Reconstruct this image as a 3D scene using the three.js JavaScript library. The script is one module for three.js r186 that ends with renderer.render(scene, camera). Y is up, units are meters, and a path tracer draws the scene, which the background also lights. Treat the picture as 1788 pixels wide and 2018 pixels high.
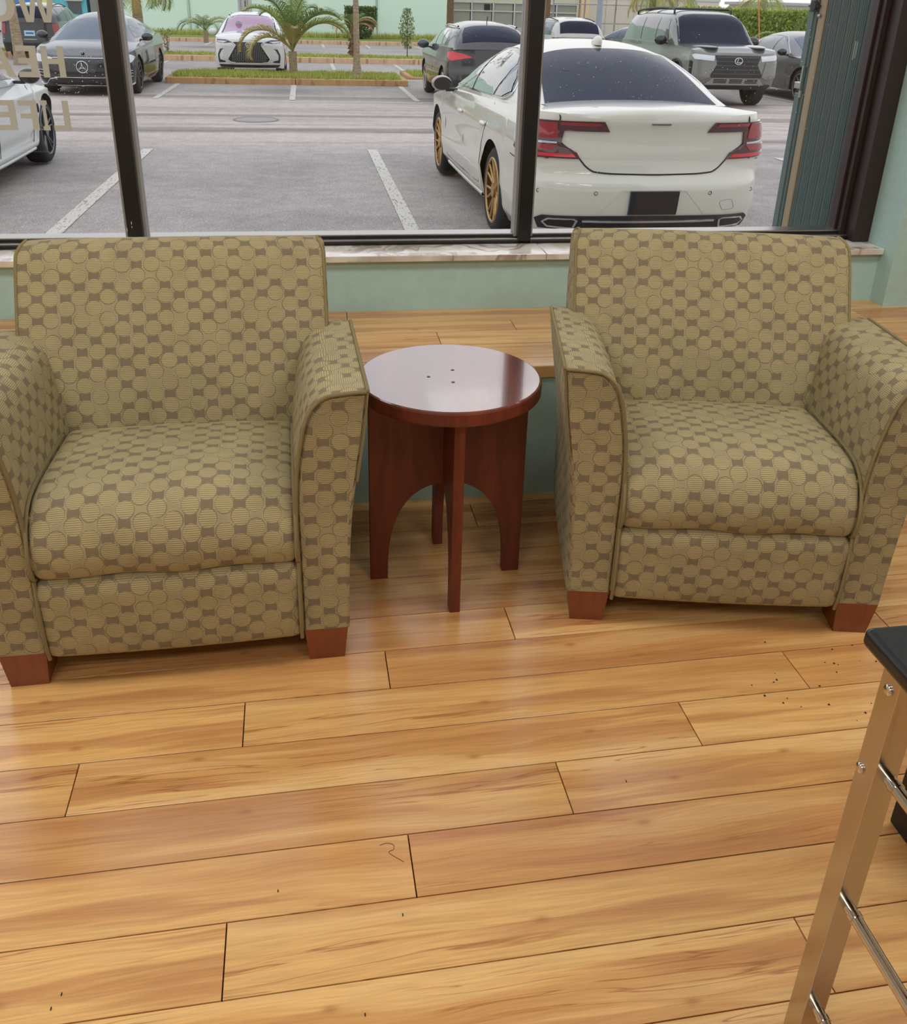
import * as THREE from 'three';
import { mergeGeometries, mergeVertices, toCreasedNormals } from 'three/addons/utils/BufferGeometryUtils.js';
import { RoundedBoxGeometry } from 'three/addons/geometries/RoundedBoxGeometry.js';
import { TextGeometry } from 'three/addons/geometries/TextGeometry.js';
import { FontLoader } from 'three/addons/loaders/FontLoader.js';
import { TessellateModifier } from 'three/addons/modifiers/TessellateModifier.js';
import { RectAreaLightUniformsLib } from 'three/addons/lights/RectAreaLightUniformsLib.js';

// ---------------------------------------------------------------- camera, sky, exposure
const scene = new THREE.Scene();
const renderer = new THREE.WebGLRenderer({ antialias: true });
renderer.toneMapping = THREE.LinearToneMapping;
renderer.toneMappingExposure = 1.0;
renderer.shadowMap.enabled = true;
RectAreaLightUniformsLib.init();

// a 3:4 phone shot whose top was cropped away: the lens axis lies above the middle of the picture
const camera = new THREE.PerspectiveCamera(2 * Math.atan(1192 / 1770) * 180 / Math.PI, 1788 / 2384, 0.05, 400);
camera.setViewOffset(1788, 2384, 0, 366, 1788, 2018);
camera.position.set(0, 1.335, 0);
camera.matrixAutoUpdate = true;
{
  const m = new THREE.Matrix4().makeBasis(
    new THREE.Vector3(0.98829875, 0.02489425, 0.1504854),
    new THREE.Vector3(0.04045789, 0.90846956, -0.41598825),
    new THREE.Vector3(-0.14706712, 0.41720899, 0.89683216));
  camera.quaternion.setFromRotationMatrix(m);
}
camera.updateProjectionMatrix();
camera.updateMatrixWorld();

// ---------------------------------------------------------------- noise helpers
let seedState = 1234567;
function rnd() { seedState = (Math.imul(seedState, 1664525) + 1013904223) >>> 0; return seedState / 4294967296; }
function rr(a, b) { return a + (b - a) * rnd(); }
function hash2(x, y, s) { let h = Math.imul(x | 0, 374761393) ^ Math.imul(y | 0, 668265263) ^ Math.imul(s | 0, 2246822519); h = Math.imul(h ^ (h >>> 13), 1274126177); h ^= h >>> 16; return (h >>> 0) / 4294967296; }
function vnoise(x, y, s = 0, px = 0, py = 0) {
  let xi = Math.floor(x), yi = Math.floor(y); const fx = x - xi, fy = y - yi;
  const u = fx * fx * (3 - 2 * fx), v = fy * fy * (3 - 2 * fy);
  let x1 = xi + 1, y1 = yi + 1;
  if (px) { xi = ((xi % px) + px) % px; x1 = ((x1 % px) + px) % px; }
  if (py) { yi = ((yi % py) + py) % py; y1 = ((y1 % py) + py) % py; }
  const a = hash2(xi, yi, s), b = hash2(x1, yi, s), c = hash2(xi, y1, s), d = hash2(x1, y1, s);
  return (a + (b - a) * u) * (1 - v) + (c + (d - c) * u) * v;
}
function fbm(x, y, s = 0, oct = 4, px = 0, py = 0) {
  let t = 0, a = 0.5, n = 0;
  for (let i = 0; i < oct; i++) { t += a * vnoise(x, y, s + i * 17, px, py); n += a; x *= 2; y *= 2; px *= 2; py *= 2; a *= 0.5; }
  return t / n;
}
const clamp = (x, a, b) => Math.min(b, Math.max(a, x));
const lerp = (a, b, t) => a + (b - a) * t;
const sstep = (a, b, x) => { const t = clamp((x - a) / (b - a), 0, 1); return t * t * (3 - 2 * t); };
const mix3 = (a, b, t) => [lerp(a[0], b[0], t), lerp(a[1], b[1], t), lerp(a[2], b[2], t)];
function makeTex(w, h, fn, srgb = true, repeat = true) {
  const d = new Uint8Array(w * h * 4);
  for (let y = 0; y < h; y++) for (let x = 0; x < w; x++) {
    const c = fn(x, y), i = (y * w + x) * 4;
    if (typeof c === 'number') { d[i] = d[i + 1] = d[i + 2] = clamp(c, 0, 255); } else { d[i] = clamp(c[0], 0, 255); d[i + 1] = clamp(c[1], 0, 255); d[i + 2] = clamp(c[2], 0, 255); }
    d[i + 3] = 255;
  }
  const t = new THREE.DataTexture(d, w, h, THREE.RGBAFormat);
  t.magFilter = THREE.LinearFilter; t.minFilter = THREE.LinearMipmapLinearFilter; t.generateMipmaps = true;
  if (repeat) t.wrapS = t.wrapT = THREE.RepeatWrapping;
  if (srgb) t.colorSpace = THREE.SRGBColorSpace;
  t.needsUpdate = true;
  return t;
}

// ---------------------------------------------------------------- sky: thin bright evening haze with soft broken cloud, the same all round
{
  const W = 1024, H = 512, d = new Float32Array(W * H * 4);
  for (let y = 0; y < H; y++) {
    const el = ((y + 0.5) / H - 0.5) * Math.PI;
    for (let x = 0; x < W; x++) {
      const az = (x + 0.5) / W * Math.PI * 2, i = (y * W + x) * 4;
      const e = Math.max(el, 0);
      const base = mix3([0.92, 0.92, 0.93], [1.02, 1.12, 1.28], sstep(0, 0.9, e));
      const ce = Math.cos(el);
      const n = fbm(x / W * 16, e * 6, 5, 5, 16, 0) * 0.6 + fbm(x / W * 6, e * 3, 9, 4, 6, 0) * 0.4;
      const c = mix3(base, [1.22, 1.22, 1.22].map((v) => v * (0.8 + 0.3 * sstep(0, 0.6, e))), sstep(0.42, 0.7, n) * 0.75);
      const s = SKY_LEVEL();
      d[i] = c[0] * s; d[i + 1] = c[1] * s; d[i + 2] = c[2] * s; d[i + 3] = 1;
    }
  }
  const t = new THREE.DataTexture(d, W, H, THREE.RGBAFormat, THREE.FloatType);
  t.mapping = THREE.EquirectangularReflectionMapping; t.magFilter = THREE.LinearFilter; t.minFilter = THREE.LinearFilter;
  t.wrapS = THREE.RepeatWrapping; t.needsUpdate = true;
  scene.background = t;
}
function SKY_LEVEL() { return 1.1; }

// ---------------------------------------------------------------- object helpers
const usedNames = new Map();
function numbered(name) {
  const n = usedNames.get(name) ?? 0; usedNames.set(name, n + 1);
  return n === 0 ? name : name + '_' + String(n).padStart(3, '0');
}
function shadowy(o) { o.castShadow = true; o.receiveShadow = true; return o; }
function thing(name, label, category, pos = [0, 0, 0], turn = 0, group) {
  const o = new THREE.Group(); o.name = numbered(name); o.position.set(...pos); o.rotation.y = turn; scene.add(o);
  o.userData = { label, category }; if (group) o.userData.group = group; return o;
}
function structure(name, label, category) {
  const o = new THREE.Group(); o.name = name; scene.add(o); o.userData = { kind: 'structure', label, category }; return o;
}
function part(name, geo, mat, parent) { const m = new THREE.Mesh(geo, mat); m.name = name; shadowy(m); parent.add(m); return m; }
function solo(name, geo, mat, label, category, group, kind) {
  const m = new THREE.Mesh(geo, mat); m.name = numbered(name); shadowy(m); scene.add(m);
  m.userData = { label, category }; if (group) m.userData.group = group; if (kind) m.userData.kind = kind; return m;
}
function box(x0, x1, y0, y1, z0, z1, r = 0) {
  const w = x1 - x0, h = y1 - y0, d = z1 - z0;
  const g = r > 0 ? new RoundedBoxGeometry(w, h, d, 2, Math.min(r, w / 2.01, h / 2.01, d / 2.01)) : new THREE.BoxGeometry(w, h, d);
  g.translate((x0 + x1) / 2, (y0 + y1) / 2, (z0 + z1) / 2); return g;
}
function cyl(r0, r1, h, seg = 20) { return new THREE.CylinderGeometry(r1, r0, h, seg); } // r0 bottom
function rod(a, b, r, seg = 10, r2) {
  const A = new THREE.Vector3(...a), B = new THREE.Vector3(...b), d = B.clone().sub(A), L = d.length();
  const g = new THREE.CylinderGeometry(r2 ?? r, r, L, seg); g.translate(0, L / 2, 0);
  g.applyQuaternion(new THREE.Quaternion().setFromUnitVectors(new THREE.Vector3(0, 1, 0), d.normalize())); g.translate(...a); return g;
}
function tube(pts, r, seg = 40, rs = 8, closed = false, tension = 0.5) {
  return new THREE.TubeGeometry(new THREE.CatmullRomCurve3(pts.map((p) => new THREE.Vector3(...p)), closed, 'catmullrom', tension), seg, r, rs, closed);
}
function merge(list) {
  const anyNon = list.some((g) => !g.index);
  const keep = list.every((g) => g.attributes.uv);
  return mergeGeometries(list.map((g) => {
    let k = anyNon && g.index ? g.toNonIndexed() : g.clone();
    for (const a of Object.keys(k.attributes)) if (!(a === 'position' || a === 'normal' || (a === 'uv' && keep))) k.deleteAttribute(a);
    return k;
  }), false);
}
// uv in metres by the way each face points
function boxUV(g, s = 1) {
  const k = g.index ? g.toNonIndexed() : g, p = k.attributes.position, n = k.attributes.normal, uv = new Float32Array(p.count * 2);
  for (let i = 0; i < p.count; i += 3) {
    let nx = 0, ny = 0, nz = 0;
    for (let j = 0; j < 3; j++) { nx += Math.abs(n.getX(i + j)); ny += Math.abs(n.getY(i + j)); nz += Math.abs(n.getZ(i + j)); }
    for (let j = 0; j < 3; j++) {
      const x = p.getX(i + j), y = p.getY(i + j), z = p.getZ(i + j);
      const [u, v] = ny >= nx && ny >= nz ? [x, -z] : nx >= nz ? [z, y] : [x, y];
      uv[(i + j) * 2] = u * s; uv[(i + j) * 2 + 1] = v * s;
    }
  }
  k.setAttribute('uv', new THREE.BufferAttribute(uv, 2)); return k;
}
// surface from a grid of points P(i,j), uv from U(i,j)
function gridGeo(ni, nj, P, U, flip = false) {
  const pos = [], uv = [], idx = [];
  for (let i = 0; i <= ni; i++) for (let j = 0; j <= nj; j++) { pos.push(...P(i, j)); uv.push(...(U ? U(i, j) : [i / ni, j / nj])); }
  for (let i = 0; i < ni; i++) for (let j = 0; j < nj; j++) {
    const a = i * (nj + 1) + j, b = a + 1, c = a + nj + 1, d = c + 1;
    if (flip) idx.push(a, b, c, b, d, c); else idx.push(a, c, b, b, c, d);
  }
  const g = new THREE.BufferGeometry();
  g.setAttribute('position', new THREE.Float32BufferAttribute(pos, 3)); g.setAttribute('uv', new THREE.Float32BufferAttribute(uv, 2));
  g.setIndex(idx); g.computeVertexNormals(); return g;
}
// smooth open curve through 2-D points, resampled evenly
function curve2(pts, n, closed = false, tension = 0.5) {
  const c = new THREE.CatmullRomCurve3(pts.map((p) => new THREE.Vector3(p[0], p[1], 0)), closed, 'centripetal', tension);
  return c.getSpacedPoints(n).map((p) => [p.x, p.y]);
}
function poly(pts) { const s = new THREE.Shape(); pts.forEach((p, i) => (i ? s.lineTo(p[0], p[1]) : s.moveTo(p[0], p[1]))); s.closePath(); return s; }
const srgb = (r, g, b) => new THREE.Color().setRGB(r / 255, g / 255, b / 255, THREE.SRGBColorSpace);
const std = (o) => new THREE.MeshStandardMaterial(o), phys = (o) => new THREE.MeshPhysicalMaterial(o);

// ================================================================ THE ROOM
const M = {};
const plankW = 0.1256, plankL = 1.213, skew = -0.0147;
// eight boards of honey maple grain in one sheet, 1.213 m x 0.1256 m each
{
  const W = 2048, Hs = 256, N = 8, knots = [];
  for (let s = 0; s < N; s++) { knots.push([]); const k = 1 + Math.floor(rnd() * 3); for (let i = 0; i < k; i++) knots[s].push([rr(0.05, 1.16), rr(0.015, 0.11), rr(0.5, 1.1)]); }
  M.floorMap = makeTex(W, Hs * N, (px, py) => {
    const s = Math.floor(py / Hs), X = px / W * plankL, Y = (py % Hs) / Hs * plankW;
    let w = 0, kd = 0;
    for (const [kx, ky, ks] of knots[s]) {
      const dx = (X - kx) / (0.09 * ks), dy = (Y - ky) / (0.014 * ks), d2 = dx * dx + dy * dy;
      w += Math.sign(dy) * Math.exp(-d2 * 0.35) * 0.010 * ks; kd += Math.exp(-(((X - kx) / 0.012) ** 2 + ((Y - ky) / 0.006) ** 2));
    }
    const wy = Y + w + (fbm(X * 2.4, Y * 9, 30 + s, 3) - 0.5) * 0.035;
    const tone = fbm(X * 0.9, wy * 16, 60 + s, 3);
    const broad = fbm(X * 1.6, wy * 42, 90 + s, 4);
    const fine = fbm(X * 14, wy * 420, 120 + s, 3);
    const vein = fbm(X * 2.1, wy * 75, 150 + s, 4);
    const pore = fbm(X * 30, Y * 900, 180 + s, 2);
    let c = mix3([199, 149, 91], [219, 175, 112], sstep(0.3, 0.7, tone));
    c = mix3(c, [182, 128, 80], sstep(0.5, 0.74, broad) * 0.75);
    c = mix3(c, [224, 187, 132], sstep(0.52, 0.75, 1 - broad) * 0.5);
    const line = Math.exp(-(((vein - 0.56) / 0.018) ** 2)) * sstep(0.45, 0.7, fbm(X * 1.3, wy * 12, 210 + s, 2));
    c = mix3(c, [138, 78, 38], line * 0.55);
    c = mix3(c, [140, 84, 46], clamp(kd, 0, 1) * 0.4);
    const k = 0.93 + 0.14 * fine + (pore - 0.5) * 0.05;
    return [c[0] * k, c[1] * k, c[2] * k];
  });
  M.floorMap.wrapT = THREE.ClampToEdgeWrapping;
}
M.plank = phys({ map: M.floorMap, roughness: 0.24, ior: 1.75 });
M.plankTones = [[1, 1, 1], [0.95, 0.93, 0.91], [1.03, 1.02, 0.99], [0.98, 0.94, 0.9]].map((c) => { const m = M.plank.clone(); m.color.setRGB(...c); return m; });
M.joint = std({ color: srgb(70, 45, 25), roughness: 0.9 });
const paintTex = makeTex(512, 512, (x, y) => { const n = fbm(x / 512 * 40, y / 512 * 40, 3, 3, 40, 40), m = fbm(x / 512 * 5, y / 512 * 5, 8, 3, 5, 5); return 238 + (n - 0.5) * 10 + (m - 0.5) * 8; });
const paintBump = makeTex(512, 512, (x, y) => fbm(x / 512 * 60, y / 512 * 60, 13, 3, 60, 60) * 255, false);
M.mint = std({ color: srgb(182, 216, 212), map: paintTex, roughness: 0.55, bumpMap: paintBump, bumpScale: 0.0008 });
M.ceil = std({ color: srgb(232, 230, 224), roughness: 0.9 });
M.cream = std({ color: srgb(226, 218, 204), map: paintTex, roughness: 0.7 });
M.marble = phys({
  map: makeTex(1024, 256, (x, y) => {
    const u = x / 1024 * 6, v = y / 256 * 1.5, w = fbm(u * 1.5, v * 3, 40, 4) * 1.4;
    const n = fbm(u * 0.9 + w, v * 5 + w * 2.2, 41, 5), vein = Math.exp(-(((n - 0.5) / 0.035) ** 2)), b = fbm(u * 3 + w, v * 6, 43, 4);
    let c = mix3([226, 222, 214], [196, 188, 176], sstep(0.35, 0.75, b)); c = mix3(c, [134, 120, 106], vein * 0.75); return c;
  }), roughness: 0.14, ior: 2.1,
});
M.bronze = phys({ color: srgb(15, 13, 15), roughness: 0.42 });
M.alu = phys({ color: srgb(176, 172, 168), roughness: 0.3, metalness: 1 });
M.stop = std({ color: srgb(150, 148, 146), roughness: 0.5 });
M.gasket = std({ color: srgb(14, 14, 15), roughness: 0.6 });
M.glass = phys({ color: 0xffffff, roughness: 0.0, transmission: 1, thickness: 0, ior: 1.5, specularIntensity: 0.9 });

const ROOM = { x0: -2.7, x1: 3.3, zb: 3.2, y1: 2.85, zw: -2.845 };
// --- floor: a dark underlay and every board on its own
{
  const floor = structure('floor', 'honey maple laminate floor laid in staggered boards', 'floor');
  part('underlay', box(ROOM.x0, ROOM.x1, -0.12, -0.0075, -2.32, ROOM.zb), M.joint, floor);
  const g = 0.0011, geoCache = new Map();
  const plankGeo = (len, strip, u0, flip, wid) => {
    // flat board with a small eased edge
    const e = 0.0003, hw = wid / 2 - g, hl = len / 2 - g, pos = [], uv = [], idx = [];
    const ring = (dx, dz, y) => [[-hl + dx, y, -hw + dz], [hl - dx, y, -hw + dz], [hl - dx, y, hw - dz], [-hl + dx, y, hw - dz]];
    const rows = [ring(0, 0, -0.0075), ring(0, 0, -e * 0.9), ring(e, e, 0)];
    const put = (p) => {
      pos.push(...p); const U = (p[0] + hl) / plankL + u0, V = clamp((p[2] + plankW / 2) / plankW, 0.01, 0.99);
      uv.push(flip ? 1 - U : U, (strip + (flip ? 1 - V : V)) / 8);
    };
    for (const [a, b] of [[0, 1], [1, 2]]) for (let k = 0; k < 4; k++) {
      const i = pos.length / 3, n = (k + 1) % 4; put(rows[a][k]); put(rows[a][n]); put(rows[b][n]); put(rows[b][k]); idx.push(i, i + 2, i + 1, i, i + 3, i + 2);
    }
    const i = pos.length / 3; rows[2].forEach(put); idx.push(i, i + 2, i + 1, i, i + 3, i + 2);
    const G = new THREE.BufferGeometry(); G.setAttribute('position', new THREE.Float32BufferAttribute(pos, 3)); G.setAttribute('uv', new THREE.Float32BufferAttribute(uv, 2)); G.setIndex(idx); G.computeVertexNormals(); return G;
  };
  const addPlank = (parent, xa, xb, zc, y, wid, slope, k) => {
    if (xb - xa < 0.02) return;
    const strip = k % 8, m = new THREE.Mesh(plankGeo(xb - xa, strip, rnd() * Math.max(0, 1 - (xb - xa) / plankL), rnd() < 0.5, wid), M.plankTones[Math.floor(rnd() * 4)]);
    const xc = (xa + xb) / 2; m.position.set(xc, y, zc + slope * xc); m.rotation.y = -Math.atan(slope);
    m.name = 'plank'; shadowy(m); parent.add(m);
  };
  let k = 0;
  // rows: row r lies between joint lines r and r+1; line r at z = 1.335*(-0.6602 - 0.09408 r)
  for (let r = -24; r <= 11; r++) {
    const zc = 1.335 * (-0.6602 - 0.09408 * (r + 0.5));
    if (zc > ROOM.zb - 0.1) continue;
    const off = -0.178 + 0.3033 * r;   // position of one board end
    const inView = zc < 0.4, xa0 = inView ? ROOM.x0 : ROOM.x0, xb0 = ROOM.x1;
    let x = off - Math.ceil((off - xa0) / plankL) * plankL;
    for (; x < xb0; x += plankL) { k += 3; addPlank(floor, Math.max(x, xa0), Math.min(x + plankL, xb0), zc, 0, plankW, skew, k + (r & 1)); }
  }
  // --- window ledge: painted riser, boards on top, pale nosing
  const ledge = structure('ledge', 'low window ledge with painted riser and board top', 'ledge');
  ledge.name = 'trim_1';
  part('riser', boxUV(box(ROOM.x0, ROOM.x1, 0, 0.408, -2.86, -2.31)), M.mint, ledge);
  const lz = [-2.31, -2.376, -2.497, -2.6225, -2.72, -2.845];
  const loff = [0.55, 0.30, 0.368, 0.624, 0.1];
  for (let r = 0; r < 5; r++) {
    const wid = lz[r] - lz[r + 1], zc = (lz[r] + lz[r + 1]) / 2;
    for (let x = loff[r] - 4 * plankL; x < ROOM.x1; x += plankL) { k++; addPlank(ledge, Math.max(x, ROOM.x0), Math.min(x + plankL, ROOM.x1), zc, 0.4165, wid, 0, k); }
  }
  M.nosing = phys({ color: srgb(214, 170, 116), roughness: 0.3, clearcoat: 0.3 });
  part('nosing', box(ROOM.x0, ROOM.x1, 0.381, 0.4185, -2.325, -2.302, 0.004), M.nosing, ledge);
  part('nail', new THREE.SphereGeometry(0.0022, 8, 6).translate(0.668, 0.397, -2.302), M.gasket, ledge);
}
// --- walls and ceiling
{
  const w = structure('wall_window', 'mint painted wall below and above the shop window', 'wall');
  part('apron', boxUV(box(ROOM.x0, ROOM.x1 + 0.2, 0, 0.586, -3.06, ROOM.zw)), M.mint, w);
  part('lintel', boxUV(box(ROOM.x0, ROOM.x1 + 0.2, 2.42, ROOM.y1, -3.1, ROOM.zw)), M.mint, w);
  part('pier', boxUV(box(1.967, ROOM.x1 + 0.2, 0.4165, ROOM.y1, -3.1, -2.765)), M.mint, w);
  const sill = structure('trim_2', 'polished white marble window sill with grey veins', 'sill');
  for (const [a, b] of [[ROOM.x0, -0.35], [-0.3485, 0.757], [0.7585, 1.967]]) part('sill_slab', boxUV(box(a, b, 0.5855, 0.6065, -3.05, -2.822, 0.003), 0.7), M.marble, sill);
  const sideWall = (name, x0, x1, z0, z1) => { const s = structure(name, 'plain painted room wall', 'wall'); part('plaster', boxUV(box(x0, x1, 0, ROOM.y1, z0, z1)), M.cream, s); };
  sideWall('wall_left', ROOM.x0 - 0.15, ROOM.x0, -3.1, ROOM.zb + 0.15);
  sideWall('wall_right', ROOM.x1, ROOM.x1 + 0.15, -3.1, ROOM.zb + 0.15);
  sideWall('wall_back', ROOM.x0, ROOM.x1, ROOM.zb, ROOM.zb + 0.15);
  const c = structure('ceiling', 'white suspended ceiling', 'ceiling');
  part('panel', box(ROOM.x0 - 0.15, ROOM.x1 + 0.2, ROOM.y1, ROOM.y1 + 0.15, -3.1, ROOM.zb + 0.15), M.ceil, c);
}
// --- ceiling lights: fluorescent troffers
{
  const LAMP = [1.0, 0.972, 0.925], L = 10.8;
  const glow = std({ color: 0xffffff, emissive: new THREE.Color().setRGB(...LAMP), emissiveIntensity: 3 });
  const frameM = std({ color: srgb(235, 235, 232), roughness: 0.5 });
  for (const [x, z, where] of [[-1.2, -1.3, 'above the armchair under the lettering'], [1.5, -1.3, 'above the armchair before the white sedan'], [-1.2, 0.9, 'deep in the room on the lettering side'], [1.5, 0.9, 'deep in the room above the metal table']]) {
    const t = thing('ceiling_light', 'white ceiling light panel ' + where, 'light', [x, ROOM.y1, z], 0, 'ceiling light panels');
    part('diffuser', box(-0.57, 0.57, -0.016, -0.006, -0.27, 0.27), glow, t);
    part('frame', merge([box(-0.6, 0.6, -0.02, 0, -0.3, -0.27), box(-0.6, 0.6, -0.02, 0, 0.27, 0.3), box(-0.6, -0.57, -0.02, 0, -0.27, 0.27), box(0.57, 0.6, -0.02, 0, -0.27, 0.27)]), frameM, t);
    const l = new THREE.RectAreaLight(new THREE.Color().setRGB(...LAMP), L, 1.14, 0.54); l.position.set(0, -0.02, 0); l.rotation.x = -Math.PI / 2; t.add(l);
  }
}
// --- shop window
{
  const w = structure('window_1', 'dark bronze framed shop window with two mullions', 'window');
  const zf = -2.962, zb = -3.06, yb = 0.6065, yt = 2.42;
  const mull = (a, b) => {
    const m = part('mullion', box(a, b, yb, yt, zb, zf, 0.002), M.bronze, w);
    return m;
  };
  const mL = mull(-0.581, -0.5345), mC = mull(0.690, 0.7355), mJ = mull(-2.0, -1.95);
  // aluminium glazing stops beside the mullions
  for (const [x0, x1] of [[-0.5345, -0.5245], [-0.591, -0.581], [0.680, 0.690], [0.7355, 0.7455]])
    part('glazing_stop', merge([box(x0, x1, yb + 0.02, yt, -3.035, -3.012), box(x0, x1 , yb + 0.02, yt, -3.008, -2.985)]), M.stop, w);
  part('jamb', merge([box(1.905, 1.967, yb, yt, zb, -2.925, 0.002), box(1.885, 1.905, yb, yt, zb, -2.985, 0.002), box(1.875, 1.885, yb, yt, zb, -3.01, 0.002)]), phys({ color: srgb(44, 32, 30), roughness: 0.4 }), w);
  part('jamb', box(ROOM.x0, ROOM.x0 + 0.06, yb, yt, zb, zf, 0.002), M.bronze, w);
  part('bottom_rail', merge([box(ROOM.x0, 1.905, yb, yb + 0.011, zb, zf, 0.0015), box(ROOM.x0, 1.905, yb, yb + 0.024, zb, -2.992, 0.0015)]), M.bronze, w);
  part('bottom_stop', merge([box(ROOM.x0 + 0.06, 1.905, yb + 0.0112, yb + 0.0165, -2.9915, -2.968, 0.001), box(ROOM.x0 + 0.06, 1.905, yb + 0.0242, yb + 0.029, -3.056, -2.994, 0.001)]), M.alu, w);
  part('head_rail', box(ROOM.x0, 1.905, yt - 0.06, yt, zb, zf, 0.002), M.bronze, w);
  for (const [a, b] of [[ROOM.x0 + 0.05, -1.96], [-1.96, -0.56], [-0.56, 0.71], [0.71, 1.885]]) {
    const g = new THREE.PlaneGeometry(b - a, yt - yb - 0.03); g.translate((a + b) / 2, (yt + yb) / 2 , -3.0105); part('pane', g, M.glass, w);
  }
  // dried water spots on the outside of the panes
  {
    const spot = new THREE.CircleGeometry(1, 7); spot.rotateY(Math.PI);
    const n = 620, m = new THREE.InstancedMesh(spot, std({ color: srgb(232, 234, 236), roughness: 0.8, side: THREE.DoubleSide }), n), o = new THREE.Object3D();
    for (let i = 0; i < n; i++) {
      const f = rnd(); let x, y;
      if (f < 0.42) { x = rr(0.76, 1.55); y = rr(0.98, 1.3); if (rnd() < 0.5) y = rr(1.05, 1.2); } else if (f < 0.62) { x = rr(1.45, 1.72); y = rr(0.98, 1.32); } else if (f < 0.86) { x = rr(-0.74, -0.6); y = rr(1.04, 1.2); } else { x = rr(-0.95, 1.8); y = rr(0.65, 1.38); }
      o.position.set(x, y, -3.0112); o.scale.setScalar(0.0004 + 0.0011 * rnd() ** 2.5); o.updateMatrix(); m.setMatrixAt(i, o.matrix);
    }
    m.name = 'water_spots'; m.userData = { kind: 'stuff' }; w.add(m);
  }
  // chips in the paint of the mullion foot
  part('paint_chip', merge([box(-0.5655, -0.5635, 0.683, 0.692, -2.9625, -2.9612), box(-0.566, -0.5635, 0.672, 0.677, -2.9625, -2.9612), box(-0.5812, -0.5795, 0.660, 0.672, -2.9625, -2.9612)]), std({ color: srgb(200, 196, 190), roughness: 0.6 }), mL);
}
// --- vinyl lettering, read from the street
{
  const font = await new FontLoader().loadAsync('fonts/droid/droid_sans_bold.typeface.json');
  M.vinyl = std({ color: srgb(180, 182, 172), roughness: 0.6 });
  const word = (name, label, y0, h, spans) => {
    const t = thing(name, label, 'lettering', [-0.8, y0, -3.0085]);
    for (const [ch, xr, xl] of spans) {   // xr: street-side start (larger x), xl: end
      const g = new TextGeometry(ch, { font, size: 1, depth: 0.02, curveSegments: 6, bevelEnabled: false }); g.computeBoundingBox();
      const b = g.boundingBox; g.translate(-b.min.x, -Math.max(b.min.y, ch === 'O' ? b.min.y : 0), 0);
      g.computeBoundingBox(); const c = g.boundingBox;
      g.scale((xr - xl) / c.max.x, h / c.max.y, 0.05); g.rotateY(Math.PI); g.translate(xr + 0.8, 0, 0.001);
      part('letter', g, M.vinyl, t);
    }
  };
  word('window_lettering', 'beige vinyl letters WO, the top row on the window', 1.2635, 0.089, [['W', -0.708, -0.816], ['O', -0.822, -0.914]]);
  word('window_lettering', 'beige vinyl letters HEA, the middle row on the window', 1.113, 0.087, [['H', -0.707, -0.771], ['E', -0.783, -0.840], ['A', -0.848, -0.940]]);
  word('window_lettering', 'beige vinyl letters LIFE, the bottom row on the window', 0.9615, 0.0865, [['L', -0.7145, -0.764], ['I', -0.7755, -0.795], ['F', -0.806, -0.858], ['E', -0.868, -0.922]]);
}

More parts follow.
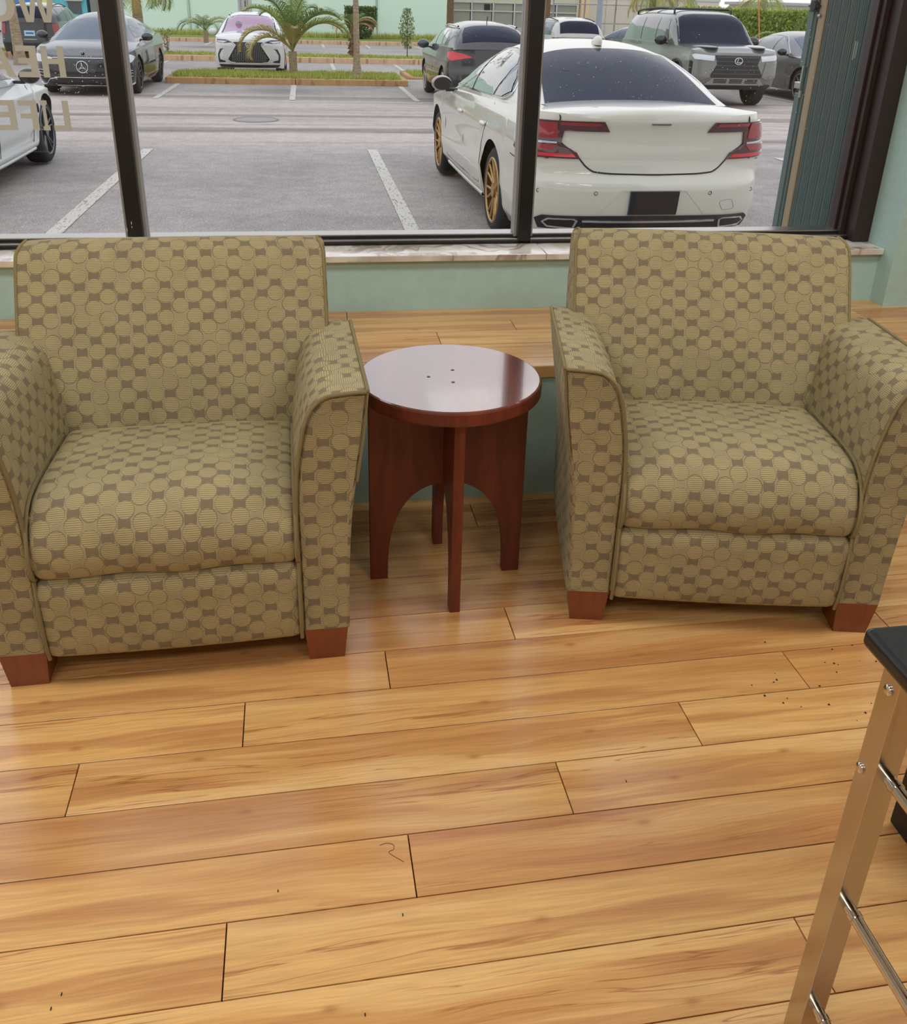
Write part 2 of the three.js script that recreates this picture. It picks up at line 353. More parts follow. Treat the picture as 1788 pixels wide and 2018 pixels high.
// ================================================================ FURNITURE
// upholstery: ribbed discs in offset rows, taupe pads between them; one tile is 6 x 8 cells of 64 x 51 mm
{
  const CW = 64, CH = 51, NX = 6, NY = 8, S = 4, W = CW * NX * S, H = CH * NY * S;
  const bumpD = new Uint8Array(W * H);
  const col = (px, py) => {
    const x = px / S, y = py / S;
    // thread jitter
    const jx = (fbm(x / 16, y / 16, 7, 2, 24, 0) - 0.5) * 1.2;
    const X = x + jx, Y = y;
    let best = 1e9, bx = 0, by = 0, sec = 1e9, sx = 0, sy = 0;
    for (let k = 0; k < 2; k++) {
      const gx = Math.round(X / CW - k * 0.5), gy = Math.round(Y / CH - k * 0.5);
      for (let dx = -1; dx <= 1; dx++) for (let dy = -1; dy <= 1; dy++) {
        const ix = gx + dx, iy = gy + dy, h = (a) => hash2(((ix % NX) + NX) % NX, ((iy % NY) + NY) % NY, a + k * 50);
        const cx = (ix + k * 0.5) * CW + (h(1) - 0.5) * 5, cy = (iy + k * 0.5) * CH + (h(2) - 0.5) * 3;
        const d = Math.hypot((X - cx) / 1.02, Y - cy);
        if (d < best) { sec = best; sx = bx; sy = by; best = d; bx = cx; by = cy; } else if (d < sec) { sec = d; sx = cx; sy = cy; }
      }
    }
    const R = 18.2, weave = (hash2(px >> 1, py >> 1, 3) - 0.5) * 12 + Math.sin(Y * Math.PI * 2 / 1.25) * 5 + Math.sin(X * Math.PI * 2 / 1.1) * 3;
    let c, b = 110;
    const ground = [154, 144, 112], pad = [124, 113, 93], disc = [142, 131, 98], stripe = [174, 163, 124], edge = [128, 118, 90], halo = [163, 154, 124];
    c = ground.slice();
    // pads sit in the gaps between neighbours in a row
    const rowK = Math.round(Y / (CH / 2)), phase = (rowK & 1) ? 0.5 : 0;
    const gx = Math.round(X / CW - phase - 0.5), px0 = (gx + phase + 0.5) * CW, py0 = rowK * CH / 2;
    const ax = Math.abs(X - px0), ay = Math.abs(Y - py0);
    const isDark = hash2(((gx % NX) + NX) % NX, ((rowK % (2 * NY)) + 2 * NY) % (2 * NY), 77) < 0.74;
    const inPad = isDark && ax < 12.6 - ay * ay * 0.01 && ay < 7.6 + ax * ax * 0.022;
    if (inPad) { c = pad.slice(); b = 80; }
    // outlines: pale ring, then a dark ring that swells on one side
    if (best < R + 2.6 && !inPad) { c = mix3(c, halo, 0.6); b = 120; }
    const th = Math.atan2(Y - by, X - bx), hh = hash2(Math.round(bx), Math.round(by), 9) * 6.28;
    const wdt = 0.2 + 1.7 * Math.max(0, Math.cos(th - hh));
    if (best < R + wdt) { c = edge.slice(); b = 60; }
    if (best < R - 0.6) {
      const st = 0.5 + 0.5 * Math.sin((Y - by) * Math.PI * 2 / 4.1); c = mix3(disc, stripe, sstep(0.35, 0.65, st)); b = 150 + 90 * st;
    }
    bumpD[py * W + px] = clamp(b + weave * 1.5, 0, 255);
    const tint = 1 + (fbm(x / 48, y / 51, 21, 3, 8, 8) - 0.5) * 0.1;
    return [(c[0] + weave) * tint, (c[1] + weave) * tint, (c[2] + weave * 0.8) * tint];
  };
  const rep = (t) => { t.repeat.set(1 / (CW * NX / 1000), 1 / (CH * NY / 1000)); return t; };
  M.fabMap = rep(makeTex(W, H, col));
  M.fabBump = rep(makeTex(W, H, (x, y) => bumpD[y * W + x], false));
  M.fabric = phys({ map: M.fabMap, bumpMap: M.fabBump, bumpScale: 0.0007, roughness: 0.92, sheen: 0.25, sheenColor: new THREE.Color(0.8, 0.75, 0.6), sheenRoughness: 0.6, specularIntensity: 0.4 });
  M.pipe = phys({ color: srgb(150, 137, 98), roughness: 0.9, bumpMap: M.fabBump, bumpScale: 0.0005, specularIntensity: 0.4 });
}
// profile pts in (a,b), swept along w from w0 to w1, ends eased by r; place(a,b,w) -> xyz
function sweepPad(pts, w0, w1, nw, r, place, crown = () => 0, uv0 = [0, 0], flip = false, sgn = 1) {
  const n = pts.length - 1, len = [0], nor = [];
  for (let i = 1; i <= n; i++) len.push(len[i - 1] + Math.hypot(pts[i][0] - pts[i - 1][0], pts[i][1] - pts[i - 1][1]));
  for (let i = 0; i <= n; i++) {
    const a = pts[Math.max(0, i - 1)], b = pts[Math.min(n, i + 1)], tx = b[0] - a[0], ty = b[1] - a[1], L = Math.hypot(tx, ty) || 1; nor.push([-ty / L * sgn, tx / L * sgn]);
  }
  const ws = []; // denser at the ends
  for (let j = 0; j <= nw; j++) { const t = j / nw; ws.push(lerp(w0, w1, 0.5 - 0.5 * Math.cos(Math.PI * t) * (0.35 + 0.65 * 1) * 1)); }
  const P = (i, j) => {
    const w = ws[j], e = Math.min(w - w0, w1 - w), q = e < r ? r - Math.sqrt(Math.max(0, r * r - (r - e) ** 2)) : 0;
    const s = (2 * (w - w0) / (w1 - w0) - 1), c = crown(i / n, s, pts[i]);
    return place(pts[i][0] + nor[i][0] * (c - q), pts[i][1] + nor[i][1] * (c - q), w, i / n);
  };
  const side = gridGeo(n, nw, P, (i, j) => [ws[j] + uv0[0], uv0[1] - len[i]], flip);
  return { side, P, n, nw, len, ws };
}
function capFrom(S, j, flip, uvOf) { // closes one end of a sweep with a fan onto its centroid
  const ring = []; for (let i = 0; i <= S.n; i++) ring.push(S.P(i, j));
  return ringCap(ring, flip, uvOf);
}
function ringCap(ring, flip, uvOf) {
  const c = [0, 0, 0]; ring.forEach((p) => { c[0] += p[0]; c[1] += p[1]; c[2] += p[2]; }); c.forEach((_, k) => (c[k] /= ring.length));
  const pos = [...c, ...ring.flat()], idx = [], uv = [c, ...ring].map(uvOf).flat();
  for (let i = 1; i <= ring.length; i++) { const a = i, b = i % ring.length + 1; flip ? idx.push(0, b, a) : idx.push(0, a, b); }
  const g = new THREE.BufferGeometry(); g.setAttribute('position', new THREE.Float32BufferAttribute(pos, 3)); g.setAttribute('uv', new THREE.Float32BufferAttribute(uv, 2)); g.setIndex(idx); g.computeVertexNormals(); return g;
}
// flat cap of a non-convex ring given in 2-D
function shapeCap(pts, place, uvOf, flip) {
  const g = new THREE.ShapeGeometry(poly(pts)), p = g.attributes.position, uv = g.attributes.uv;
  for (let i = 0; i < p.count; i++) { const a = p.getX(i), b = p.getY(i), q = place(a, b); p.setXYZ(i, ...q); const t = uvOf(a, b); uv.setXY(i, ...t); }
  if (flip) { const ix = g.index.array; for (let i = 0; i < ix.length; i += 3) { const t = ix[i]; ix[i] = ix[i + 1]; ix[i + 1] = t; } }
  g.computeVertexNormals(); return g;
}
M.legWood = phys({ color: srgb(140, 70, 36), roughness: 0.45, clearcoat: 0.3, clearcoatRoughness: 0.3, map: makeTex(256, 256, (x, y) => 225 + (fbm(x / 256 * 40, y / 256 * 4, 71, 4, 40, 4) - 0.5) * 50) });
function armchair(label, pos, turn) {
  const t = thing('armchair', label, 'armchair', pos, turn, 'pair of circle print armchairs');
  // seat cushion: rolls over the front down to a seam
  const seatP = curve2([[-0.47, 0.392], [-0.40, 0.412], [-0.26, 0.424], [-0.13, 0.430], [-0.055, 0.422], [-0.012, 0.395], [0.012, 0.350], [0.017, 0.305], [0.006, 0.273], [-0.012, 0.266]], 46);
  const cr = (i, s) => 0.016 * (1 - s * s) * (1 - Math.abs(s) ** 6) * Math.sin(Math.PI * clamp(i, 0, 1)) - 0.004 * Math.sin(s * 7 + i * 4) * (1 - s * s) * i;
  const S = sweepPad(seatP, -0.262, 0.262, 30, 0.022, (a, b, w) => [w, b, a], cr, [0.01, 0.0], true);
  const seat = part('seat', merge([S.side, capFrom(S, 0, false, (p) => [p[2], p[1]]), capFrom(S, 30, true, (p) => [p[2], p[1]])]), M.fabric, t);
  for (const s of [-1, 1]) part('piping', tube(seatP.slice(8).map(([a, b]) => [s * 0.2595, b + 0.001, a + 0.002]), 0.0042, 60, 7), M.pipe, seat);
  // front rail below the seam
  const railP = curve2([[-0.02, 0.2685], [0.0, 0.266], [0.0125, 0.25], [0.014, 0.18], [0.011, 0.11], [0.002, 0.078], [-0.02, 0.072]], 20);
  const Rl = sweepPad(railP, -0.262, 0.262, 16, 0.014, (a, b, w) => [w, b, a], (i, s) => 0.004 * (1 - s * s), [0.025, 0.02], true);
  const rail = part('front_rail', merge([Rl.side, capFrom(Rl, 0, false, (p) => [p[2], p[1]]), capFrom(Rl, 16, true, (p) => [p[2], p[1]])]), M.fabric, t);
  for (const s of [-1, 1]) part('piping', tube([[s * 0.2605, 0.27, 0.006], [s * 0.2605, 0.2, 0.014], [s * 0.2605, 0.12, 0.012], [s * 0.2605, 0.072, 0.002]], 0.0042, 24, 7), M.pipe, rail);
  part('seat_base', box(-0.26, 0.26, 0.085, 0.40, -0.55, -0.02), M.fabric, t).material = M.pipe;
  // arms: flared outward, rounded inside, crisp piped outer edge
  for (const s of [-1, 1]) {
    const inner = curve2([[0.262, 0.08], [0.262, 0.25], [0.2625, 0.40], [0.268, 0.48], [0.2775, 0.54], [0.288, 0.585], [0.303, 0.617], [0.327, 0.638], [0.365, 0.645], [0.411, 0.6475]], 40);
    const outer = curve2([[0.414, 0.645], [0.404, 0.56], [0.388, 0.45], [0.378, 0.37], [0.370, 0.24], [0.366, 0.08]], 24);
    const prof = [...inner, ...outer];
    const drop = (z) => 1 - 0.045 * clamp(-z / 0.6, 0, 1);
    const zs = [0, -0.004, -0.012, -0.03, -0.08, -0.16, -0.25, -0.34, -0.43, -0.51, -0.535], ez = [0.008, 0.0035, 0.0008, 0, 0, 0, 0, 0, 0, 0, 0.004];
    const len = [0]; for (let i = 1; i < prof.length; i++) len.push(len[i - 1] + Math.hypot(prof[i][0] - prof[i - 1][0], prof[i][1] - prof[i - 1][1]));
    const cx = 0.33, cy = 0.36;
    const at = (i, j) => {
      const [x, y] = prof[i], e = ez[j], dx = cx - x, dy = cy - y;
      const puff = 0.004 * Math.sin(Math.PI * clamp(-zs[j] / 0.6, 0, 1));
      return [s * (x + Math.sign(dx) * Math.min(e, Math.abs(dx)) - Math.sign(dx) * puff), (y + Math.sign(dy) * Math.min(e, Math.abs(dy))) * (0.08 > y ? 1 : drop(zs[j])), zs[j]];
    };
    const skin = gridGeo(prof.length - 1, zs.length - 1, at, (i, j) => [zs[j] + 0.3 * s, len[i] + 0.012], s < 0);
    const ring = prof.map((_, i) => { const p = at(i, 0); return [p[0], p[1]]; });
    const ordered = s > 0 ? ring : ring.slice().reverse();
    const front = shapeCap(ordered, (a, b) => [a, b, 0.0], (a, b) => [a + (s > 0 ? 0.03 : 0.0), b + 0.018]);
    const back = shapeCap(ordered, (a, b) => [a, b * drop(-0.535), -0.535], (a, b) => [a, b]);
    const arm = part('armrest', merge([skin, front, back]), M.fabric, t);
    const welt = [...inner.slice(1).map(([x, y]) => [s * x, y, 0.001])];
    part('piping', tube(welt, 0.0043, 80, 7), M.pipe, arm);
    part('piping', tube(zs.slice(1, 10).map((z) => [s * 0.413, 0.6485 * drop(z), z]), 0.0043, 40, 7), M.pipe, arm);
    part('piping_corner', new THREE.SphereGeometry(0.0048, 12, 8).translate(s * 0.4125, 0.648, -0.003), M.pipe, arm);
    part('piping', tube([[s * 0.4125, 0.6475, 0.001], [s * 0.404, 0.56, 0], [s * 0.388, 0.45, 0]], 0.0028, 20, 6), M.pipe, arm);
  }
  // back: leans, rolls over the top
  const topRound = (b) => { const rc = 0.034, d = clamp(b - (0.812 - rc), 0, rc * 0.985); return 1 - (rc - Math.sqrt(rc * rc - d * d)) / 0.36; };
  const backP = curve2([[-0.395, 0.30], [-0.405, 0.40], [-0.432, 0.50], [-0.475, 0.60], [-0.528, 0.70], [-0.566, 0.765], [-0.592, 0.795], [-0.628, 0.805], [-0.664, 0.798], [-0.690, 0.772], [-0.694, 0.72], [-0.668, 0.5], [-0.635, 0.3], [-0.622, 0.09]], 64);
  const B = sweepPad(backP, -0.36, 0.36, 34, 0.012, (a, b, w, i) => [w * (1 + 0.012 * (b - 0.6)) * topRound(b), b, a], (i, s) => (i < 0.45 ? 0.010 * (1 - s * s) * Math.sin(Math.PI * i / 0.45) : 0) + 0.004 * (1 - s ** 4), [0.02, 0.01], true, -1);
  const ringOf = (j) => { const r = []; for (let i = 0; i <= B.n; i++) { const p = B.P(i, j); r.push([p[2], p[1]]); } return r; };
  const x0 = B.P(0, 0)[0], sideCap = (j, s) => shapeCap(ringOf(j).reverse(), (a, b) => [s * 0.36 * (1 + 0.012 * (b - 0.6)) * topRound(b), b, a], (a, b) => [a, b], s > 0);
  const back = part('backrest', merge([B.side, sideCap(0, -1), sideCap(34, 1)]), M.fabric, t);
  for (const s of [-1, 1]) {
    part('piping', tube(Array.from({ length: 24 }, (_, i) => B.P(i + 8, s < 0 ? 2 : 32)), 0.004, 70, 7), M.pipe, back);
    part('piping', tube(Array.from({ length: 28 }, (_, i) => B.P(i + 36, s < 0 ? 2 : 32)), 0.004, 50, 7), M.pipe, back);
  }
  // feet: tapered blocks
  const foot = (sx, zc) => {
    const top = 0.047, bot = 0.0385, h = 0.088, g = new THREE.CylinderGeometry(top * Math.SQRT2, bot * Math.SQRT2, h, 4, 1); g.rotateY(Math.PI / 4);
    const k = g.toNonIndexed(); k.computeVertexNormals(); k.translate(sx * 0.314, h / 2, zc); return boxUV(k, 3);
  };
  for (const [sx, z] of [[-1, -0.048], [1, -0.048], [-1, -0.565], [1, -0.565]]) part('leg', foot(sx, z), M.legWood, t);
  return t;
}
const R2 = (d) => d * Math.PI / 180;
armchair('olive circle-print armchair under the beige window lettering', [-0.318, 0, -1.612], R2(1.2));
armchair('olive circle-print armchair in front of the large white sedan', [0.92, 0, -1.624], R2(-11.2));

// --- round cherry side table
{
  const cherryMap = makeTex(512, 512, (x, y) => {
    const u = x / 512, v = y / 512, strip = Math.floor((u + 0.06) * 3.4), w = (fbm(u * 3, v * 2, 300 + strip, 3) - 0.5) * 0.2;
    const g = fbm((u + w) * 26, v * 3, 310 + strip, 4), f = fbm(u * 160, v * 10, 320, 2);
    let c = mix3([122, 50, 32], [138, 60, 40], sstep(0.3, 0.7, g)); const k = (0.92 + 0.16 * f) * [1.04, 0.96, 1.05, 0.98, 1][((strip % 5) + 5) % 5] * 0.78; return [c[0] * k, c[1] * k, c[2] * k];
  });
  M.cherryTop = phys({ map: cherryMap, roughness: 0.13, ior: 2.5, clearcoat: 1, clearcoatRoughness: 0.06 });
  M.cherryLeg = phys({ map: cherryMap, roughness: 0.4 });
  const t = thing('side_table', 'round cherry side table with arched cross panel legs', 'table', [0.3045, 0, -1.932]);
  const r = 0.2165, y0 = 0.514, y1 = 0.55;
  const top = new THREE.LatheGeometry([[0, y0 + 0.001], [r - 0.012, y0 + 0.001], [r - 0.011, y1 - 0.004], [r - 0.0018, y1 - 0.0018], [r - 0.006, y1], [r - 0.0062, y1], [r - 0.02, y1], [0, y1]].map((p) => new THREE.Vector2(...p)), 96);
  const uvTop = (g) => { const k = toCreasedNormals(g, 0.3), p = k.attributes.position, uv = new Float32Array(p.count * 2); for (let i = 0; i < p.count; i++) { uv[i * 2] = p.getX(i) * 2 + 0.5 + p.getZ(i) * 0.3; uv[i * 2 + 1] = p.getZ(i) * 2 + 0.5 + (p.getY(i) - y1) * 2; } k.setAttribute('uv', new THREE.BufferAttribute(uv, 2)); return k; };
  const tp = part('tabletop', uvTop(top), M.cherryTop, t);
  part('edge_band', uvTop(new THREE.LatheGeometry([[r - 0.012, y0], [r - 0.006, y0], [r - 0.002, y0 + 0.002], [r, y0 + 0.006], [r, y1 - 0.006], [r - 0.0018, y1 - 0.0018]].map((p) => new THREE.Vector2(...p)), 96)), M.cherryLeg, tp);
  for (const [x, z] of [[0.002, 0.043], [0.012, -0.032], [-0.05, 0.005]]) part('plug', new THREE.CylinderGeometry(0.0042, 0.0042, 0.0008, 14).translate(x, y1 + 0.0002, z), std({ color: srgb(92, 40, 26), roughness: 0.5 }), tp);
  // two crossing panels, each cut by an arch
  const hw = 0.191, legW = 0.041, th = 0.0125, apex = 0.272;
  const panel = (cut) => {
    const s = new THREE.Shape(); s.moveTo(-hw, 0); s.lineTo(-hw, y0); s.lineTo(hw, y0); s.lineTo(hw, 0); s.lineTo(hw - legW, 0);
    const a = hw - legW, N = 26; for (let i = 0; i <= N; i++) { const q = i / N * Math.PI, c = Math.cos(q), sn = Math.sin(q); s.lineTo(Math.sign(c) * Math.abs(c) ** 0.86 * a, apex * Math.abs(sn) ** 0.74); }
    s.lineTo(-hw, 0);
    const g = new THREE.ExtrudeGeometry(s, { depth: th * 2 - 0.003, bevelEnabled: true, bevelSize: 0.0015, bevelThickness: 0.0015, bevelSegments: 2, curveSegments: 10 }); g.translate(0, 0, -th + 0.0015); return boxUV(g, 2);
  };
  part('leg_panel', panel(), M.cherryLeg, t);
  const p2 = part('leg_panel', panel(), M.cherryLeg, t); p2.rotation.y = Math.PI / 2; p2.scale.x = 0.9;
}
// --- chrome-legged table with a black top, cut by the frame
{
  M.chrome = phys({ color: srgb(214, 208, 200), roughness: 0.09, metalness: 1 });
  M.steel = phys({ color: srgb(196, 190, 180), roughness: 0.24, metalness: 1, roughnessMap: makeTex(256, 256, (x, y) => 150 + fbm(x / 256 * 6, y / 256 * 12, 55, 4, 6, 12) * 200, false) });
  M.blackTop = phys({ color: srgb(20, 24, 30), roughness: 0.35, clearcoat: 0.3 });
  const t = thing('metal_table', 'black-topped table with square chrome legs, cut off at the frame edge', 'table', [0.609, 0, -0.757]);
  const Wd = 0.42, Dp = 0.56;
  const top = new RoundedBoxGeometry(Wd, 0.026, Dp, 4, 0.009); top.translate(Wd / 2, 0.687, Dp / 2); part('tabletop', top, M.blackTop, t);
  const legs = [];
  for (const [sx, sz] of [[0, 0], [1, 0], [0, 1], [1, 1]]) {
    const x = sx ? Wd - 0.044 : 0.012, z = sz ? Dp - 0.066 : 0.034;
    const l = part('leg', box(x, x + 0.032, 0.0, 0.6745, z, z + 0.032, 0.0012), M.steel, t); legs.push(l);
    if (!sx) for (const y of [0.648, 0.522]) {
      const g = new THREE.SphereGeometry(0.0072, 14, 10); g.scale(0.55, 1, 1); g.translate(x - 0.0008, y, z + (y > 0.6 ? 0.017 : 0.008)); part('screw', g, M.chrome, l);
    }
  }
  for (const y of [0.532, 0.312, 0.108]) for (const sx of [0, 1]) {
    const x = sx ? Wd - 0.028 : 0.028, g = part('rung', rod([x, y, 0.066], [x, y, Dp - 0.066], 0.0078, 16), M.chrome, t);
    part('collar', merge([rod([x, y, 0.066], [x, y, 0.078], 0.0062, 16), rod([x, y, 0.081], [x, y, 0.088], 0.0092, 16)]), M.chrome, g);
  }
}
// --- black box on the floor behind that table
{
  const t = thing('storage_box', 'black box on the floor behind the chrome table leg', 'box', [1.0, 0, -1.05]);
  const m = std({ color: srgb(14, 14, 16), roughness: 0.5 });
  part('body', box(0, 0.36, 0, 0.2, 0, 0.22, 0.006), m, t);
  part('lid', box(-0.004, 0.364, 0.2, 0.232, -0.004, 0.224, 0.006), m, t);
}
// --- crumbs and a hair on the boards
{
  const bits = [];
  for (let i = 0; i < 26; i++) { const g = new THREE.IcosahedronGeometry(rr(0.0012, 0.003), 0); g.scale(1, 0.5, rr(0.5, 1.4)); g.translate(1.08 + rr(-0.17, 0.2), 0.0012, -1.5 + rr(-0.06, 0.22)); bits.push(g); }
  for (const [x, z] of [[-0.1, -1.05], [0.1, -0.98], [-0.41, -0.92], [-0.42, -0.9], [0.55, -1.2], [0.03, -0.83]]) { const g = new THREE.IcosahedronGeometry(0.0022, 0); g.scale(0.5, 0.4, 1.6); g.translate(x, 0.001, z); bits.push(g); }
  const cr = solo('crumbs', merge(bits), std({ color: srgb(52, 34, 22), roughness: 0.9 }), 'dark crumbs scattered on the boards by the sedan-side armchair', 'crumbs', undefined, 'stuff');
  solo('hair_strand', tube([[0.073, 0.0006, -1.117], [0.085, 0.0006, -1.12], [0.097, 0.0006, -1.115], [0.096, 0.0006, -1.105], [0.088, 0.0006, -1.1], [0.112, 0.0006, -1.078]], 0.0004, 40, 5), std({ color: srgb(60, 40, 25), roughness: 0.8 }), 'thin curled dark hair lying on the floor boards', 'hair');
}

// ================================================================ OUTSIDE
function lotY(z) { const a = -z; return a > 25.4 ? -0.58 : -0.36 - 0.008 * Math.max(0, Math.min(a, 20) - 8); }
M.asphaltMap = makeTex(1024, 1024, (x, y) => {
  const n = hash2(x, y, 5), m = hash2(x >> 1, y >> 1, 6), f = fbm(x / 1024 * 24, y / 1024 * 24, 12, 4, 24, 24), k = 200 + (n - 0.5) * 70 + (m - 0.5) * 70 + (f - 0.5) * 30;
  return [k, k * 0.985, k * 0.985];
});
M.asphaltMap.repeat.set(1 / 3, 1 / 3);
{
  const lot = structure('parking_lot', 'worn grey asphalt parking lot with painted stall lines', 'parking lot');
  const asphalt = std({ map: M.asphaltMap, vertexColors: true, roughness: 0.92, color: srgb(222, 214, 206) });
  const slab = (x0, x1, z0, z1, nx, nz, yOf) => {
    const g = gridGeo(nx, nz, (i, j) => { const x = lerp(x0, x1, i / nx), z = lerp(z0, z1, j / nz); return [x, yOf(z), z]; }, (i, j) => [lerp(x0, x1, i / nx), lerp(z0, z1, j / nz)]);
    const c = new Float32Array((nx + 1) * (nz + 1) * 3), p = g.attributes.position;
    for (let i = 0; i < p.count; i++) {
      const x = p.getX(i), z = p.getZ(i);
      // tyre-polished lanes and dark rubber streaks run along the driving aisle
      const aisle = sstep(-11.5, -13.5, z) * (1 - sstep(-19.5, -21, z)), st = fbm(x * 0.06, z * 1.9, 401, 4), s2 = fbm(x * 0.22, z * 3.4, 431, 3), pat = fbm(x * 0.35, z * 0.35, 441, 4);
      let k = 0.80 + 0.22 * (pat - 0.5);
      k += aisle * 0.22 - aisle * 0.42 * sstep(0.52, 0.68, st) - aisle * 0.2 * sstep(0.55, 0.7, s2);
      k -= 0.14 * sstep(0.5, 0.75, fbm(x * 0.5, z * 0.9, 451, 3)) * (1 - aisle);
      // oil stains in the stalls
      for (const [sx, sz, r] of [[-0.55, -9.5, 0.7], [-0.2, -10.8, 0.5], [2.3, -9.6, 0.9], [-0.6, -21.6, 0.6]]) k -= 0.13 * Math.exp(-(((x - sx) / r) ** 2 + ((z - sz) / (r * 1.6)) ** 2)) * (0.5 + fbm(x * 4, z * 4, 461, 3));
      const w = aisle * 0.05; c[i * 3] = k * (1 + w); c[i * 3 + 1] = k; c[i * 3 + 2] = k * (1 - w * 0.6);
    }
    g.setAttribute('color', new THREE.BufferAttribute(c, 3)); return g;
  };
  part('asphalt', slab(-14, 18, -3.06, -25.45, 220, 300, lotY), asphalt, lot);
  part('asphalt', slab(-14, 18, -25.4, -90, 60, 160, () => -0.58), asphalt, lot);
  part('asphalt', slab(-60, -14, -3.06, -90, 10, 20, () => -0.585), asphalt, lot);
  part('asphalt', slab(18, 70, -3.06, -90, 10, 20, () => -0.585), asphalt, lot);
  const paint = std({ color: srgb(222, 218, 210), roughness: 0.8, map: makeTex(256, 512, (x, y) => { const w = fbm(x / 256 * 14, y / 512 * 40, 65, 4), k = sstep(0.28, 0.42, w); const n = hash2(x, y, 2) * 18; return mix3([165, 160, 156], [238, 235, 228], k).map((v) => v - n); }) });
  const stripe = (x, z0, z1, w = 0.105, x2) => {
    const n = 12, g = gridGeo(1, n, (i, j) => { const z = lerp(z0, z1, j / n), xx = lerp(x, x2 ?? x, j / n); return [xx + (i - 0.5) * w, lotY(z) + 0.006, z]; }, (i, j) => [i * 0.9, j / n * Math.abs(z1 - z0) * 0.5]);
    part('stall_line', g, paint, lot);
  };
  for (const x of [-4.72, -2.0, 0.82, 3.52, 6.15, 8.9]) stripe(x, -5.6, x === 6.15 ? -11.5 : -12.15, 0.125);
  for (const x of [-5.65, -2.95, -0.29, 2.24, 5.0, 7.6, 10.98]) stripe(x, -19.3, -23.0, 0.12);
  for (const x of [-7.2, -4.6, 0.9, 3.1, 5.6]) { stripe(x, -30.6, -33.9, 0.12); stripe(x, -46.5, -50, 0.12); }
  // manhole
  const mh = part('manhole_cover', new THREE.CylinderGeometry(0.33, 0.33, 0.012, 40).translate(-0.83, lotY(-15.6) + 0.004, -15.6), std({ color: srgb(158, 152, 148), roughness: 0.9, bumpMap: paintBump, bumpScale: 0.01 }), lot);
  part('manhole_ring', new THREE.TorusGeometry(0.35, 0.025, 8, 48).rotateX(Math.PI / 2).translate(-0.83, lotY(-15.6) - 0.008, -15.6), std({ color: srgb(128, 122, 120), roughness: 0.9 }), lot);
  // a scrap of paper behind the sedan's wheel
  solo('paper_scrap', box(-0.05, 0.05, 0, 0.008, -0.02, 0.02, 0.003).rotateY(0.4).translate(1.62, -0.356, -6.95), std({ color: srgb(232, 230, 224), roughness: 0.8 }), 'white paper scrap on the asphalt near the bronze rear wheel', 'litter');
}
// --- kerbed islands with lawn
const concreteTex = makeTex(512, 128, (x, y) => { const n = fbm(x / 512 * 30, y / 128 * 8, 75, 4, 30, 8), g = hash2(x, y, 8), b = sstep(0.55, 0.8, fbm(x / 512 * 12, y / 128 * 4, 77, 4, 12, 4)); return mix3([236, 232, 224], [150, 128, 104], b * 0.6).map((v) => v + (n - 0.5) * 30 + (g - 0.5) * 14); });
M.kerbWarm = std({ map: concreteTex, color: srgb(196, 158, 110), roughness: 0.9 });
M.kerbPale = std({ map: concreteTex, color: srgb(226, 192, 160), roughness: 0.9 });
M.soil = std({ color: srgb(150, 152, 92), roughness: 1, map: makeTex(256, 256, (x, y) => { const n = fbm(x / 256 * 20, y / 256 * 20, 85, 4, 20, 20); return [160 + n * 90, 175 + n * 80, 130 + n * 70]; }) });
M.grassM = std({ color: srgb(168, 180, 92), roughness: 0.9, side: THREE.DoubleSide });
function grassOn(x0, x1, z0, z1, y, n, h, label) {
  const blade = new THREE.BufferGeometry(); blade.setAttribute('position', new THREE.Float32BufferAttribute([-0.006, 0, 0, 0.006, 0, 0, 0, 1, 0.25, 0.01, 0, 0.004, 0.02, 0, -0.004, 0.04, 0.8, -0.2], 3)); blade.setIndex([0, 1, 2, 3, 4, 5]); blade.computeVertexNormals();
  const m = new THREE.InstancedMesh(blade, M.grassM, n), o = new THREE.Object3D(), c = new THREE.Color();
  for (let i = 0; i < n; i++) {
    o.position.set(rr(x0, x1), y, rr(z0, z1)); o.rotation.set(rr(-0.4, 0.4), rr(0, 6.28), rr(-0.4, 0.4)); const s = h * rr(0.5, 1.3) * (0.6 + 0.8 * fbm(o.position.x * 1.3, o.position.z * 1.3, 5, 2)); o.scale.set(2.2, s, s); o.updateMatrix(); m.setMatrixAt(i, o.matrix);
    const k = rr(0.75, 1.2); c.setRGB(k * rr(0.9, 1.25), k, k * rr(0.7, 1)); m.setColorAt(i, c);
  }
  m.name = numbered('grass'); m.userData = { label, category: 'grass', kind: 'stuff' }; shadowy(m); scene.add(m);
}
function kerbed(name, label, x0, x1, zf, zb, y, top, mat, seg) {
  const t = structure(name, label, 'kerb');
  part('lawn_soil', box(x0 + 0.1, x1 - 0.1, y - 0.05, top - 0.012, zb + 0.1, zf - 0.1), M.soil, t);
  const gap = 0.006;
  for (let x = x0; x < x1 - 0.01; x += seg) {
    const e = Math.min(x + seg, x1);
    part('kerb_stone', boxUV(box(x + gap, e - gap, y - 0.03, top, zf - 0.16, zf, 0.025), 0.5), mat, t);
    part('kerb_stone', boxUV(box(x + gap, e - gap, y - 0.03, top, zb, zb + 0.16, 0.025), 0.5), mat, t);
  }
  for (const [a, b] of [[x0, x0 + 0.15], [x1 - 0.15, x1]]) part('kerb_stone', boxUV(box(a, b, y - 0.03, top, zb + 0.165, zf - 0.165, 0.025), 0.5), mat, t);
}
kerbed('kerb_island', 'kerbed lawn island behind the first row of stalls', -3.25, 2.45, -23.05, -25.2, -0.456, -0.315, M.kerbWarm, 3);
kerbed('kerb_island_001', 'kerbed lawn island beside the dark crossover', 2.75, 6.8, -25.7, -28.4, -0.58, -0.42, M.kerbWarm, 3);
